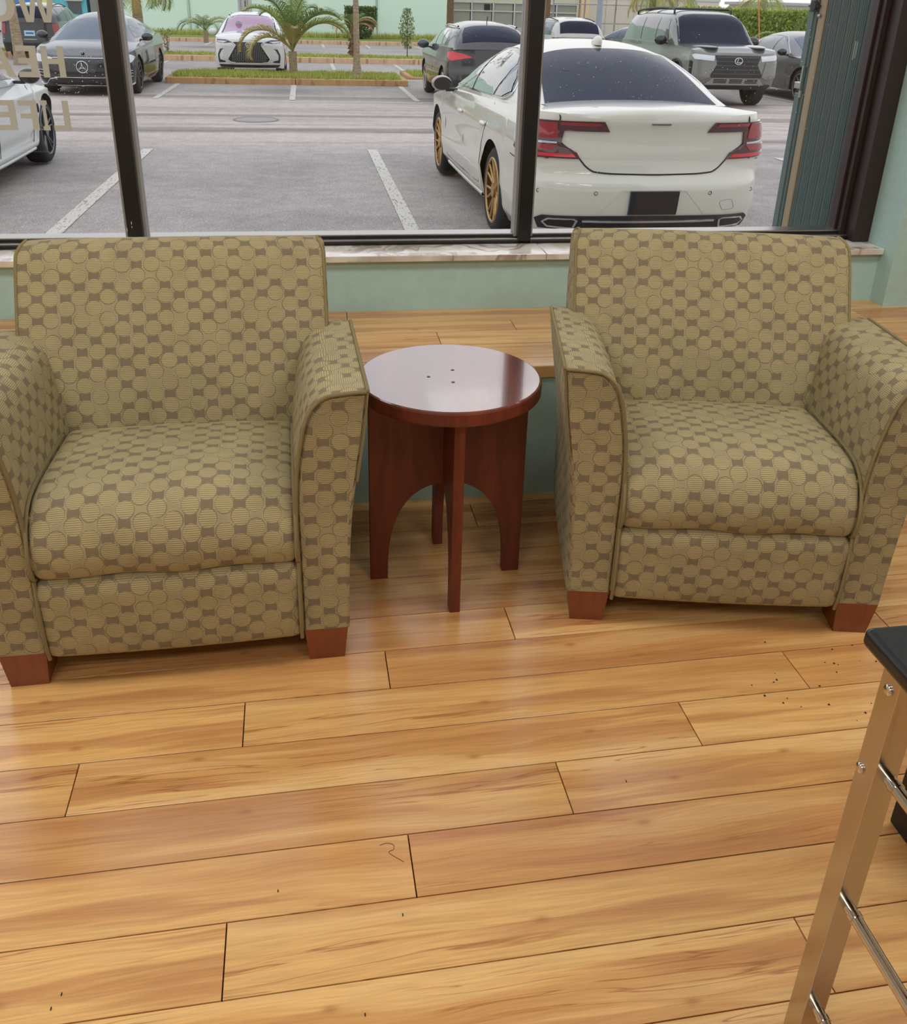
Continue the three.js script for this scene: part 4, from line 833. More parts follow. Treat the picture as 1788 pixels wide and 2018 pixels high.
function carShell(s) {
  const { L, W } = s, hwF = (z) => W / 2 * (1 - 0.03 * clamp((z - L * 0.1) / (L * 0.4), 0, 1) - 0.02 * clamp((-z - L * 0.1) / (L * 0.4), 0, 1));
  const nF = s.nF ?? 2.9, nR = s.nR ?? 2.9, DF = s.DF ?? 0.5, DR = s.DR ?? 0.42, NF = 18, NS = 86;
  const half = [];
  for (let i = 0; i <= NF; i++) { const q = i / NF * Math.PI / 2, sn = Math.sin(q), cs = Math.cos(q), z = -L / 2 + DF * (1 - cs ** (2 / nF)); half.push([hwF(z) * sn ** (2 / nF), z]); }
  for (let i = 1; i < NS; i++) { const z = lerp(-L / 2 + DF, L / 2 - DR, i / NS); half.push([hwF(z), z]); }
  for (let i = NF; i >= 0; i--) { const q = i / NF * Math.PI / 2, sn = Math.sin(q), cs = Math.cos(q), z = L / 2 - DR * (1 - cs ** (2 / nR)); half.push([hwF(z) * sn ** (2 / nR), z]); }
  const N = half.length, nor = half.map((_, i) => { const a = i === 0 ? [-half[1][0], half[1][1]] : half[i - 1], b = i === N - 1 ? [-half[N - 2][0], half[N - 2][1]] : half[i + 1]; const tx = b[0] - a[0], tz = b[1] - a[1], l = Math.hypot(tx, tz); return [tz / l, -tx / l]; });
  const arc = [0]; for (let i = 1; i < N; i++) arc.push(arc[i - 1] + Math.hypot(half[i][0] - half[i - 1][0], half[i][1] - half[i - 1][1]));
  const total = arc[N - 1];
  const zf = -L / 2 + s.fo, zr = zf + s.wb;
  const ys = splineTab(s.edge);
  const off = (y, nz) => { const e = nz * nz, side = pw(s.offSide ?? [[0.18, 0.07], [0.3, 0.03], [0.55, 0], [0.8, 0.015], [1.1, 0.06], [1.4, 0.14]], y), end = nz > 0 ? pw(s.offRear, y) : pw(s.offFront, y); return lerp(side, end, e); };
  const sampleArc = (a) => { const m = a < 0 ? -1 : 1; a = Math.min(Math.abs(a), total); let i = 1; while (i < N - 1 && arc[i] < a) i++; const t = clamp((a - arc[i - 1]) / (arc[i] - arc[i - 1] || 1), 0, 1); return { x: m * lerp(half[i - 1][0], half[i][0], t), z: lerp(half[i - 1][1], half[i][1], t), nx: m * lerp(nor[i - 1][0], nor[i][0], t), nz: lerp(nor[i - 1][1], nor[i][1], t) }; };
  const wall = (a, y, o = 0) => { const p = sampleArc(a), f = off(y, p.nz) - o; return [p.x - p.nx * f, y, p.z - p.nz * f]; };
  const fromFront = (a, y, o) => wall(a, y, o);
  const fromRear = (a, y, o) => wall((a < 0 ? -1 : 1) * (total - Math.abs(a)), y, o);
  const arcOfZ = (z) => { for (let i = 0; i < N; i++) if (half[i][1] >= z && half[i][0] > 0.4 * W) return arc[i]; return total; };
  const yb = (i) => {
    const [x, z] = half[i]; let y = Math.abs(nor[i][1]) > 0.5 ? (nor[i][1] < 0 ? s.yF : s.yR) : s.ySill;
    y = lerp(s.ySill, nor[i][1] < 0 ? s.yF : s.yR, sstep(0.2, 0.8, Math.abs(nor[i][1])));
    for (const zw of [zf, zr]) { const d = Math.abs(z - zw); if (d < s.arch) y = Math.max(y, s.wr + Math.sqrt(s.arch ** 2 - d * d) * 0.98); }
    return y;
  };
  const K = 22, geos = [], bot = half.map((_, i) => yb(i));
  const wallAt = (i, k, m) => { const y = lerp(bot[i], ys(half[i][1]), k / K), f = off(y, nor[i][1]); return [m * (half[i][0] - nor[i][0] * f), y, half[i][1] - nor[i][1] * f]; };
  for (const m of [1, -1]) geos.push(gridGeo(N - 1, K, (i, k) => wallAt(i, k, m), null, m < 0));
  const crown = splineTab(s.crown), NJ = 14;
  const deckAt = (i, j) => { const e = wallAt(i, K, 1), q = j / NJ * 2 - 1; return [e[0] * q, e[1] + crown(half[i][1]) * (1 - Math.abs(q) ** 2.4) * sstep(0, 0.5, e[0]), e[2]]; };
  geos.push(gridGeo(N - 1, NJ, deckAt, null, true));
  let g = merge(geos); g.deleteAttribute('uv'); g.deleteAttribute('normal'); g = mergeVertices(g, 1e-4); g.computeVertexNormals();
  g = toCreasedNormals(g, 0.85);
  // glasshouse
  const roof = splineTab(s.roof), zA = s.roof[0][0], zD = s.roof[s.roof.length - 1][0], n = s.gn ?? 3.0, th = s.tumble ?? 0.14;
  const base = (z) => ys(z) - 0.03, gb = (z) => hwF(z) - (s.inset ?? 0.06) - 0.05 * sstep(zD - 0.9, zD, z) ;
  const hMax = Math.max(...s.roof.map((p) => p[1])) - base(0);
  const sect = (z, q) => { const h = Math.max(0.001, roof(z) - base(z)), c = Math.max(0, Math.cos(q)), sn = Math.sin(q), yy = h * sn ** (2 / n); return [gb(z) * c ** (2 / n) * (1 - th * yy / hMax), base(z) + yy]; };
  const NZ = 60, NQ = 28, qOf = (k) => k / NQ * Math.PI, zOf = (i) => lerp(zA, zD, i / NZ);
  const cab = gridGeo(NZ, NQ, (i, k) => { const z = zOf(i), q = qOf(k), p = sect(z, q <= Math.PI / 2 ? q : Math.PI - q); return [q <= Math.PI / 2 ? p[0] : -p[0], p[1], z]; }, null, false);
  const sideX = (z, y) => { const h = Math.max(0.001, roof(z) - base(z)), S = clamp((y - base(z)) / h, 0, 0.999), sn = S ** (n / 2), c = Math.sqrt(1 - sn * sn); return gb(z) * c ** (2 / n) * (1 - th * h * S / hMax); };
  const topY = (z, x) => { let a = 0, b = Math.PI / 2; x = Math.abs(x); for (let i = 0; i < 30; i++) { const m = (a + b) / 2; if (sect(z, m)[0] > x) a = m; else b = m; } return sect(z, a)[1]; };
  const mapGeo = (shape, f, e) => { const G = tess(new THREE.ShapeGeometry(shape), e), p = G.attributes.position; for (let i = 0; i < p.count; i++) p.setXYZ(i, ...f(p.getX(i), p.getY(i))); let k = G; k.deleteAttribute('normal'); k.deleteAttribute('uv'); k = mergeVertices(k, 1e-5); k.computeVertexNormals(); return k; };
  const mapSolid = (shape, depth, f, e) => { const G = tess(new THREE.ExtrudeGeometry(shape, { depth, bevelEnabled: false }), e), p = G.attributes.position; for (let i = 0; i < p.count; i++) p.setXYZ(i, ...f(p.getX(i), p.getY(i), p.getZ(i))); G.deleteAttribute('normal'); G.deleteAttribute('uv'); let k = mergeVertices(G, 1e-5); k.computeVertexNormals(); return toCreasedNormals(k, 0.6); };
  return {
    s, body: g, cab, zf, zr, total, wall, fromFront, fromRear, arcOfZ, ys, roof, sideX, topY,
    rear: (pts, o = 0.004, d = 0.01, e) => mapSolid(poly(pts), d, (a, y, z) => fromRear(a, y, o + z - d), e),
    front: (pts, o = 0.004, d = 0.01, e) => mapSolid(poly(pts), d, (a, y, z) => fromFront(a, y, o + z - d), e),
    sidePane: (pts, m, o = 0.006) => mapGeo(poly(pts), (z, y) => [m * (sideX(z, y) + o), y, z]),
    topPane: (pts, o = 0.006) => mapGeo(poly(pts), (x, z) => [x, topY(z, x) + o, z]),
    lineRear: (pts, r = 0.005, o = 0.001) => tube(pts.map(([a, y]) => fromRear(a, y, o)), r, pts.length * 8, 5, false, 0.3),
    lineFront: (pts, r = 0.005, o = 0.001) => tube(pts.map(([a, y]) => fromFront(a, y, o)), r, pts.length * 8, 5, false, 0.3),
    lineSide: (pts, m, r = 0.004, o = 0) => tube(pts.map(([z, y]) => wall(m * arcOfZ(z), y, o)), r, pts.length * 8, 5, false, 0.2),
  };
}
const mirrorPts = (pts) => pts.map(([a, y]) => [-a, y]).reverse();
function wheelInto(t, x, z, r, w, side, rimMat, spokes, twin) {
  const g = new THREE.Group(); g.name = 'wheel'; g.position.set(x, r, z); t.add(g);
  const rr0 = r * 0.74, prof = [[rr0, -w / 2 + 0.01], [r * 0.86, -w / 2], [r * 0.965, -w / 2 + 0.025], [r, -w / 2 + 0.06], [r, w / 2 - 0.06], [r * 0.965, w / 2 - 0.025], [r * 0.86, w / 2], [rr0, w / 2 - 0.01]].map((p) => new THREE.Vector2(...p));
  const ty = new THREE.LatheGeometry(prof, 48); ty.rotateZ(Math.PI / 2); part('tyre', ty, M.tyre, g);
  const f = side * (w / 2 - 0.03), bits = [];
  const lip = new THREE.TorusGeometry(rr0 - 0.006, 0.014, 8, 56); lip.rotateY(Math.PI / 2); lip.translate(side * (w / 2 - 0.014), 0, 0); bits.push(lip);
  const barrel = new THREE.CylinderGeometry(rr0 - 0.012, rr0 - 0.012, w - 0.03, 40, 1, true); barrel.rotateZ(Math.PI / 2); bits.push(barrel);
  const hub = new THREE.CylinderGeometry(0.055, 0.06, 0.04, 20); hub.rotateZ(Math.PI / 2); hub.translate(f, 0, 0); bits.push(hub);
  for (let k = 0; k < spokes; k++) {
    const a = k / spokes * Math.PI * 2;
    for (const da of twin ? [-twin, twin] : [0]) bits.push(rod([f - side * 0.012, Math.cos(a) * 0.045, Math.sin(a) * 0.045], [f + side * 0.012, Math.cos(a + da) * (rr0 - 0.012), Math.sin(a + da) * (rr0 - 0.012)], 0.017, 6, 0.012));
  }
  part('rim', merge(bits), rimMat, g);
  const disc = new THREE.CylinderGeometry(rr0 * 0.7, rr0 * 0.7, 0.02, 32); disc.rotateZ(Math.PI / 2); disc.translate(f - side * 0.07, 0, 0); part('brake_disc', disc, phys({ color: srgb(88, 88, 90), roughness: 0.4, metalness: 0.7 }), g);
  const wellBack = new THREE.CylinderGeometry(rr0, rr0, 0.02, 32); wellBack.rotateZ(Math.PI / 2); wellBack.translate(f - side * 0.13, 0, 0); part('hub_back', wellBack, M.under, g);
}
function carBase(name, label, category, C, paint, pos, turn, wh) {
  const t = thing(name, label, category, pos, turn), s = C.s;
  part('body', C.body, paint, t);
  const cabin = part('cabin', C.cab, paint, t);
  const hw = s.W / 2 - 0.27;
  part('underbody', merge([box(-hw, hw, s.ySill + 0.02, 0.72, -s.L / 2 + 0.25, s.L / 2 - 0.25), box(-s.W / 2 + 0.1, s.W / 2 - 0.1, s.ySill + 0.01, 0.5, C.zf + s.arch + 0.02, C.zr - s.arch - 0.02)]), M.under, t);
  for (const m of [-1, 1]) for (const z of [C.zf, C.zr]) wheelInto(t, m * (s.W / 2 - 0.035 - wh.w / 2), z, s.wr, wh.w, m, wh.mat, wh.spokes, wh.twin);
  return { t, cabin };
}
function sideMirror(t, C, z, y, m, mat, sx = 1) {
  const x = m * (C.s.W / 2 - 0.02), g = new THREE.SphereGeometry(1, 18, 14); g.scale(0.105 * sx, 0.075 * sx, 0.075); g.translate(x + m * 0.1, y, z);
  const p = part('side_mirror', g, mat, t); part('mirror_arm', box(Math.min(x - m * 0.06, x + m * 0.06), Math.max(x - m * 0.06, x + m * 0.06), y - 0.075, y - 0.045, z - 0.03, z + 0.03, 0.01), M.blackTrim, p); return p;
}
// three-pointed star in a ring
function starBadge(r) {
  const ring = new THREE.TorusGeometry(r, r * 0.09, 8, 40), bits = [ring];
  for (let k = 0; k < 3; k++) { const a = Math.PI / 2 + k * Math.PI * 2 / 3, p = []; for (const [d, q] of [[0.95, 0], [0.2, 1.05], [0.2, -1.05]]) p.push([Math.cos(a + q) * r * d, Math.sin(a + q) * r * d]); bits.push(new THREE.ExtrudeGeometry(poly(p), { depth: 0.012, bevelEnabled: false })); }
  return merge(bits);
}
function ovalBadge(r) {
  const ring = new THREE.TorusGeometry(r, r * 0.13, 8, 36); ring.scale(1.3, 1, 1);
  return merge([ring, tube([[-r * 0.1, r * 0.75, 0], [-r * 0.55, -r * 0.35, 0], [-r * 0.3, -r * 0.5, 0], [r * 0.95, -r * 0.42, 0]], r * 0.12, 24, 6)]);
}

// ---------------------------------------------------------------- white saloon parked nose-out, seen from behind
{
  const C = carShell({
    L: 4.96, W: 1.9, wb: 2.94, fo: 0.82, wr: 0.345, arch: 0.405, ySill: 0.2, yF: 0.22, yR: 0.235, DF: 0.6, DR: 0.5, nF: 2.7, nR: 2.7,
    edge: [[-2.48, 0.70], [-2.2, 0.78], [-1.2, 0.93], [-0.4, 0.97], [0.6, 1.0], [1.5, 1.03], [1.95, 1.045], [2.3, 1.05], [2.48, 1.045]],
    crown: [[-2.48, 0.0], [-2.2, 0.05], [-1.2, 0.07], [0, 0.05], [1.5, 0.05], [2.1, 0.05], [2.35, 0.04], [2.48, 0.035]],
    offSide: [[0.2, 0.075], [0.3, 0.02], [0.45, 0.0], [0.62, 0.012], [0.80, 0.006], [0.93, 0.03], [1.05, 0.085]],
    offRear: [[0.2, 0.14], [0.27, 0.07], [0.36, 0.03], [0.45, 0.012], [0.565, 0.0], [0.60, 0.008], [0.64, 0.05], [0.70, 0.058], [0.85, 0.05], [0.955, 0.038], [1.0, 0.012], [1.045, 0.02], [1.08, 0.05]],
    offFront: [[0.2, 0.08], [0.4, 0], [0.6, 0.02], [0.75, 0.08]],
    roof: [[-1.2, 0.93], [-0.75, 1.17], [-0.3, 1.37], [0.1, 1.455], [0.5, 1.47], [0.9, 1.435], [1.25, 1.34], [1.6, 1.19], [1.93, 1.03]], gn: 2.9, tumble: 0.17, inset: 0.075,
  });
  const white = paintMat(206, 200, 186);
  const { t, cabin } = carBase('white_sedan', 'large white sedan with bronze wheels parked behind the window, seen from the rear', 'car', C, white, [2.345, -0.36, -8.53], R2(0.6), { w: 0.235, mat: phys({ color: srgb(176, 140, 90), roughness: 0.35, metalness: 0.75 }), spokes: 7, twin: 0.2 });
  t.rotation.x = -0.006;
  // rear window and panes
  const rw = part('rear_window', C.topPane([[-0.50, 1.02], [0.50, 1.02], [0.60, 1.45], [0.66, 1.84], [0.0, 1.885], [-0.66, 1.84], [-0.60, 1.45]], 0.007), M.tint, t);
  part('windshield', C.topPane([[-0.6, -1.0], [0.6, -1.0], [0.52, -0.3], [-0.52, -0.3]]), M.tint, t);
  for (const m of [-1, 1]) {
    const dlo = [[-0.86, 1.0], [1.22, 1.045], [1.42, 1.10], [1.30, 1.20], [1.10, 1.295], [0.85, 1.355], [0.45, 1.39], [0.0, 1.365], [-0.35, 1.275], [-0.66, 1.12]];
    part('window_surround', C.sidePane(dlo, m, 0.004), M.blackGloss, t);
    const glassM = M.sideGlass;
    for (const q of [[[-0.76, 1.02], [0.02, 1.03], [0.06, 1.345], [-0.32, 1.25], [-0.6, 1.11]], [[0.1, 1.035], [0.93, 1.05], [1.02, 1.19], [0.98, 1.29], [0.8, 1.345], [0.45, 1.37], [0.15, 1.355]], [[1.0, 1.055], [1.2, 1.06], [1.36, 1.11], [1.24, 1.2], [1.09, 1.26], [1.08, 1.18]]]) part('side_window', C.sidePane(q, m, 0.008), glassM, t);
    part('window_trim', tube([...dlo, dlo[0]].map(([z, y]) => [m * (C.sideX(z, y) + 0.008), y, z]), 0.007, 120, 5, false, 0.2), M.carChrome, t);
    // door gaps, handles, sill
    for (const zz of [[[-1.02, 0.86], [-1.05, 0.6], [-0.9, 0.33]], [[0.05, 0.98], [0.05, 0.6], [0.06, 0.32]], [[1.12, 1.0], [1.0, 0.82], [0.86, 0.68], [0.82, 0.5], [0.8, 0.34]]]) part('door_gap', C.lineSide(zz, m, 0.0035), M.seam, t);
    part('door_gap', C.lineSide([[-0.9, 0.325], [0.0, 0.325], [0.8, 0.335]], m, 0.003), M.seam, t);
    for (const z of [-0.12, 0.93]) { const [x, y, zz] = C.wall(m * C.arcOfZ(z), 0.83, 0.0); const h = new THREE.SphereGeometry(1, 16, 10); h.scale(0.022, 0.02, 0.105); h.translate(x + m * 0.012, y, zz); part('door_handle', h, white, t); }
    part('sill_trim', C.lineSide([[-1.0, 0.24], [0, 0.235], [0.85, 0.24]], m, 0.02, 0.0), white, t);
    const mir = sideMirror(t, C, -0.72, 1.02, m, phys({ color: srgb(150, 136, 118), roughness: 0.25, clearcoat: 1 }), 0.95); part('mirror_glass', new THREE.CylinderGeometry(0.07, 0.07, 0.012, 24).rotateX(Math.PI / 2).scale(1.25, 0.85, 1).translate(m * 1.03, 1.02, -0.648), M.blackGloss, mir);
    // tail light: a bar that turns down the corner and kicks back in
    const lamp = [[0.40, 1.003], [0.98, 1.0], [1.06, 0.92], [1.12, 0.80], [1.0, 0.752], [0.545, 0.752], [0.575, 0.795], [0.645, 0.822], [0.69, 0.852], [0.672, 0.935], [0.355, 0.935]];
    const L0 = part('tail_light', C.rear(m > 0 ? lamp : mirrorPts(lamp), 0.014, 0.03), M.redDark, t);
    const strip = (pts, mat) => part('light_strip', C.rear(m > 0 ? pts : mirrorPts(pts), 0.019, 0.008), mat, L0);
    strip([[0.415, 0.993], [0.70, 0.993], [0.70, 0.972], [0.42, 0.972]], M.redLens);
    strip([[0.72, 0.99], [0.96, 0.985], [1.02, 0.9], [0.99, 0.885], [0.72, 0.885]], M.redLens);
    strip([[0.72, 0.862], [0.98, 0.865], [1.02, 0.85], [0.72, 0.85]], M.lampGlass);
    strip([[0.71, 0.842], [1.04, 0.842], [1.06, 0.80], [0.76, 0.805]], M.redLens);
    strip([[0.60, 0.785], [1.03, 0.785], [1.0, 0.763], [0.575, 0.763]], M.redBright);
  }
  // boot lid gap, spoiler lip, bumper
  part('boot_gap', C.lineRear([[-0.70, 0.86], [-0.66, 0.83], [-0.585, 0.79], [-0.545, 0.745], [-0.50, 0.70], [-0.44, 0.668], [-0.3, 0.657], [0, 0.652], [0.3, 0.657], [0.44, 0.668], [0.50, 0.70], [0.545, 0.745], [0.585, 0.79], [0.66, 0.83], [0.70, 0.86]], 0.0055), M.seam, t);
  for (const m of [-1, 1]) part('boot_gap', tube([C.fromRear(m * 0.71, 0.99, 0.002), C.fromRear(m * 0.71, 1.03, 0.002), [m * 0.70, 1.055, 2.25], [m * 0.70, 1.062, 2.0], [m * 0.70, 1.06, 1.9]], 0.005, 40, 5), M.seam, t);
  part('lid_handle', C.rear([[-0.07, 0.992], [0.07, 0.992], [0.065, 0.984], [-0.065, 0.984]], 0.006, 0.02), std({ color: srgb(90, 90, 86), roughness: 0.6 }), t);
  part('bumper_gap', C.lineRear([[0.78, 0.748], [0.95, 0.735], [1.12, 0.725], [1.25, 0.73]], 0.003), M.seam, t); part('bumper_gap', C.lineRear([[-0.78, 0.748], [-0.95, 0.735], [-1.12, 0.725], [-1.25, 0.73]], 0.003), M.seam, t);
  // number plate (covered in the picture, so left blank) in its trapezoid recess
  part('plate_recess', C.rear([[-0.42, 0.385], [-0.24, 0.555], [0.24, 0.555], [0.42, 0.385], [0.40, 0.38], [0.23, 0.545], [-0.23, 0.545], [-0.40, 0.38]], 0.003, 0.008), white, t);
  const plate = part('licence_plate', C.rear([[-0.175, 0.385], [0.175, 0.385], [0.175, 0.545], [-0.175, 0.545]], 0.022, 0.018), phys({ color: srgb(13, 16, 22), roughness: 0.7 }), t);
  part('plate_frame', C.rear([[-0.18, 0.38], [0.18, 0.38], [0.18, 0.55], [-0.18, 0.55]], 0.012, 0.01), std({ color: srgb(96, 110, 128), roughness: 0.5 }), plate);
  // sensors, tow cover
  for (const a of [-0.83, -0.42, 0.42, 0.83]) { const p = C.fromRear(a, 0.53, 0.001), g = new THREE.TorusGeometry(0.012, 0.002, 6, 20); g.translate(...p); part('parking_sensor', g, M.seam, t); }
  part('tow_cover', C.lineRear([[0.53, 0.47], [0.62, 0.475], [0.66, 0.42], [0.645, 0.405], [0.56, 0.405], [0.52, 0.455], [0.53, 0.47]], 0.002), std({ color: srgb(150, 148, 142), roughness: 0.6 }), t);
  // lower valance, bright strip and tail pipes
  part('valance', C.rear([[-0.86, 0.335], [-0.80, 0.36], [-0.3, 0.372], [0.3, 0.372], [0.80, 0.36], [0.86, 0.335], [0.84, 0.262], [-0.84, 0.262]], 0.012, 0.03), M.blackTrim, t);
  part('bright_strip', C.rear([[-0.5, 0.338], [0.5, 0.338], [0.5, 0.322], [-0.5, 0.322]], 0.02, 0.012), M.carChrome, t);
  for (const m of [-1, 1]) {
    const o = [[0.53, 0.335], [0.56, 0.35], [0.75, 0.345], [0.80, 0.315], [0.76, 0.275], [0.56, 0.268]], inn = [[0.55, 0.33], [0.57, 0.338], [0.74, 0.333], [0.78, 0.313], [0.75, 0.288], [0.57, 0.282]];
    const ring = part('tail_pipe', C.rear(m > 0 ? o : mirrorPts(o), 0.026, 0.02), M.carChrome, t); part('pipe_hole', C.rear(m > 0 ? inn : mirrorPts(inn), 0.029, 0.01), M.blackTrim, ring);
  }
  { const g = new THREE.SphereGeometry(1, 18, 12); g.scale(0.035, 0.07, 0.11); const p = g.attributes.position; for (let i = 0; i < p.count; i++) { const y = p.getY(i); p.setZ(i, p.getZ(i) + (y > 0 ? y * 0.7 : 0)); if (y < 0) p.setY(i, 0); } g.computeVertexNormals(); g.translate(0, C.topY(0.86, 0) - 0.006, 0.86); part('antenna_fin', g, white, t); }
}
// ---------------------------------------------------------------- white sports saloon at the left edge
{
  const C = carShell({
    L: 4.6, W: 1.88, wb: 2.78, fo: 0.86, wr: 0.345, arch: 0.395, ySill: 0.19, yF: 0.2, yR: 0.24, DF: 0.75, DR: 0.5, nF: 2.3, nR: 2.7,
    edge: [[-2.3, 0.62], [-2.0, 0.70], [-1.5, 0.80], [-0.8, 0.90], [0, 0.93], [1.2, 0.98], [2.3, 1.0]], crown: [[-2.3, 0], [-2.0, 0.04], [-0.8, 0.06], [1.5, 0.05], [2.3, 0.02]],
    offSide: [[0.19, 0.09], [0.27, 0.03], [0.34, 0.05], [0.45, 0.02], [0.62, 0.0], [0.75, 0.012], [0.85, 0.05], [0.95, 0.10]],
    offRear: [[0.2, 0.1], [0.5, 0], [0.9, 0.03]], offFront: [[0.2, 0.05], [0.4, 0], [0.6, 0.04], [0.7, 0.12]],
    roof: [[-1.0, 0.86], [-0.5, 1.12], [0, 1.33], [0.5, 1.38], [1.1, 1.28], [1.8, 1.0]], gn: 2.8, tumble: 0.18,
  });
  const white = paintMat(202, 207, 206);
  const { t } = carBase('white_coupe', 'white low car with dark alloy wheels, cut off behind the window lettering', 'car', C, white, [-3.76, -0.37, -9.53], 0, { w: 0.24, mat: phys({ color: srgb(92, 96, 100), roughness: 0.3, metalness: 0.7 }), spokes: 5, twin: 0.17 });
  part('windshield', C.topPane([[-0.66, -0.92], [0.66, -0.92], [0.55, -0.1], [-0.55, -0.1]]), M.tint, t);
  for (const m of [-1, 1]) {
    part('side_window', C.sidePane([[-0.7, 0.94], [1.1, 1.0], [0.9, 1.18], [0.3, 1.27], [-0.2, 1.16]], m), M.tint, t);
    part('door_gap', C.lineSide([[-0.92, 0.86], [-0.98, 0.7], [-0.92, 0.5], [-0.86, 0.3]], m, 0.0035), M.seam, t);
    part('door_gap', C.lineSide([[0.35, 0.94], [0.35, 0.6], [0.3, 0.3]], m, 0.0035), M.seam, t);
    { const p = C.wall(m * C.arcOfZ(-1.06), 0.62, 0.004), g = new THREE.SphereGeometry(1, 12, 10); g.scale(0.012, 0.05, 0.02); g.translate(...p); part('fender_vent', g, M.blackTrim, t); }
    part('sill_blade', C.lineSide([[-0.98, 0.22], [0, 0.215], [0.9, 0.22]], m, 0.022), white, t);
    sideMirror(t, C, -0.6, 0.97, m, M.blackGloss, 1);
    const hl = [[0.55, 0.60], [0.95, 0.66], [1.02, 0.62], [0.62, 0.53]]; part('headlight', C.front(m > 0 ? hl : mirrorPts(hl), 0.01, 0.02), M.lampGlass, t);
  }
  part('wiper', rod([0.45, C.topY(-0.93, 0.45) + 0.02, -0.95], [-0.25, C.topY(-0.8, 0.2) + 0.02, -0.82], 0.01, 6), M.blackTrim, t);
}
// ---------------------------------------------------------------- black saloon facing us
{
  const C = carShell({
    L: 5.0, W: 1.93, wb: 3.0, fo: 0.88, wr: 0.36, arch: 0.40, ySill: 0.19, yF: 0.17, yR: 0.25, DF: 0.6, DR: 0.55, nF: 2.6, nR: 2.6,
    edge: [[-2.5, 0.70], [-2.2, 0.80], [-1.5, 0.93], [-0.6, 1.0], [0.8, 1.04], [2.0, 1.05], [2.5, 1.0]], crown: [[-2.5, 0.02], [-2.2, 0.06], [-1.4, 0.06], [1.5, 0.05], [2.5, 0.03]],
    offRear: [[0.2, 0.1], [0.5, 0], [1.0, 0.05]], offFront: [[0.15, 0.12], [0.25, 0.02], [0.42, 0.0], [0.62, 0.01], [0.72, 0.045], [0.82, 0.15]],
    roof: [[-1.55, 0.92], [-1.0, 1.17], [-0.5, 1.37], [0.1, 1.49], [0.8, 1.47], [1.4, 1.33], [2.15, 1.03]], gn: 2.6, tumble: 0.2, inset: 0.08,
  });
  const black = paintMat(20, 25, 36);
  const { t } = carBase('black_sedan', 'black sedan facing the window with a round star badge on its grille', 'car', C, black, [-4.3, -0.455, -22.15], Math.PI, { w: 0.24, mat: phys({ color: srgb(70, 72, 76), roughness: 0.3, metalness: 0.7 }), spokes: 10 });
  part('windshield', C.topPane([[-0.70, -1.45], [0.70, -1.45], [0.66, -1.0], [0.56, -0.42], [-0.56, -0.42], [-0.66, -1.0]]), M.clearGlass, t);
  part('rear_window', C.topPane([[-0.5, 1.2], [0.5, 1.2], [0.6, 2.0], [-0.6, 2.0]]), M.tint, t);
  for (const m of [-1, 1]) {
    part('side_window', C.sidePane([[-1.05, 1.04], [1.4, 1.1], [1.15, 1.27], [0.5, 1.38], [-0.1, 1.38], [-0.6, 1.25]], m), M.clearGlass, t);
    sideMirror(t, C, -0.95, 1.06, m, black, 1.1);
    const hl = [[0.55, 0.70], [0.98, 0.77], [1.16, 0.72], [0.95, 0.62], [0.70, 0.62]]; part('headlight', C.front(m > 0 ? hl : mirrorPts(hl), 0.012, 0.025), M.lampGlass, t);
    const vent = [[0.66, 0.24], [1.0, 0.30], [1.0, 0.50], [0.80, 0.42]]; const v = part('air_intake', C.front(m > 0 ? vent : mirrorPts(vent), 0.006, 0.02), M.blackTrim, t);
    for (const y of [0.36, 0.42, 0.47]) part('chrome_fin', C.lineFront([[m * 0.78, y], [m * 0.98, y + 0.005]], 0.007, 0.012), M.carChrome, v);
    part('door_gap', C.lineSide([[-1.3, 0.9], [-1.28, 0.6], [-1.1, 0.3]], m, 0.004), M.seam, t);
    part('bumper_blade', C.lineFront([[m * 0.5, 0.335], [m * 0.66, 0.31], [m * 0.8, 0.22], [m * 0.95, 0.20], [m * 1.1, 0.235]], 0.012, 0.012), M.carChrome, t);
  }
  part('grille_panel', C.front([[-0.58, 0.685], [0.58, 0.685], [0.70, 0.58], [0.66, 0.42], [0.40, 0.375], [-0.40, 0.375], [-0.66, 0.42], [-0.70, 0.58]], 0.010, 0.02), M.blackGloss, t);
  part('light_bar', C.front([[-0.56, 0.712], [0.56, 0.712], [0.56, 0.695], [-0.56, 0.695]], 0.014, 0.02), M.lampGlass, t);
  part('lower_intake', C.front([[-0.5, 0.33], [0.5, 0.33], [0.62, 0.26], [0.58, 0.205], [-0.58, 0.205], [-0.62, 0.26]], 0.008, 0.02), M.blackTrim, t);
  for (const y of [0.345, 0.195]) part('chrome_line', C.lineFront([[-0.56, y], [0, y], [0.56, y]], 0.009, 0.012), M.carChrome, t);
  const b = starBadge(0.105); b.rotateY(Math.PI); const q = C.fromFront(0, 0.54, 0.03); b.translate(0, q[1], q[2]); part('emblem', b, M.carChrome, t);
  const hb = new THREE.CylinderGeometry(0.035, 0.035, 0.01, 20); hb.translate(0, 0.815, -2.33); part('bonnet_badge', hb, M.carChrome, t);
}
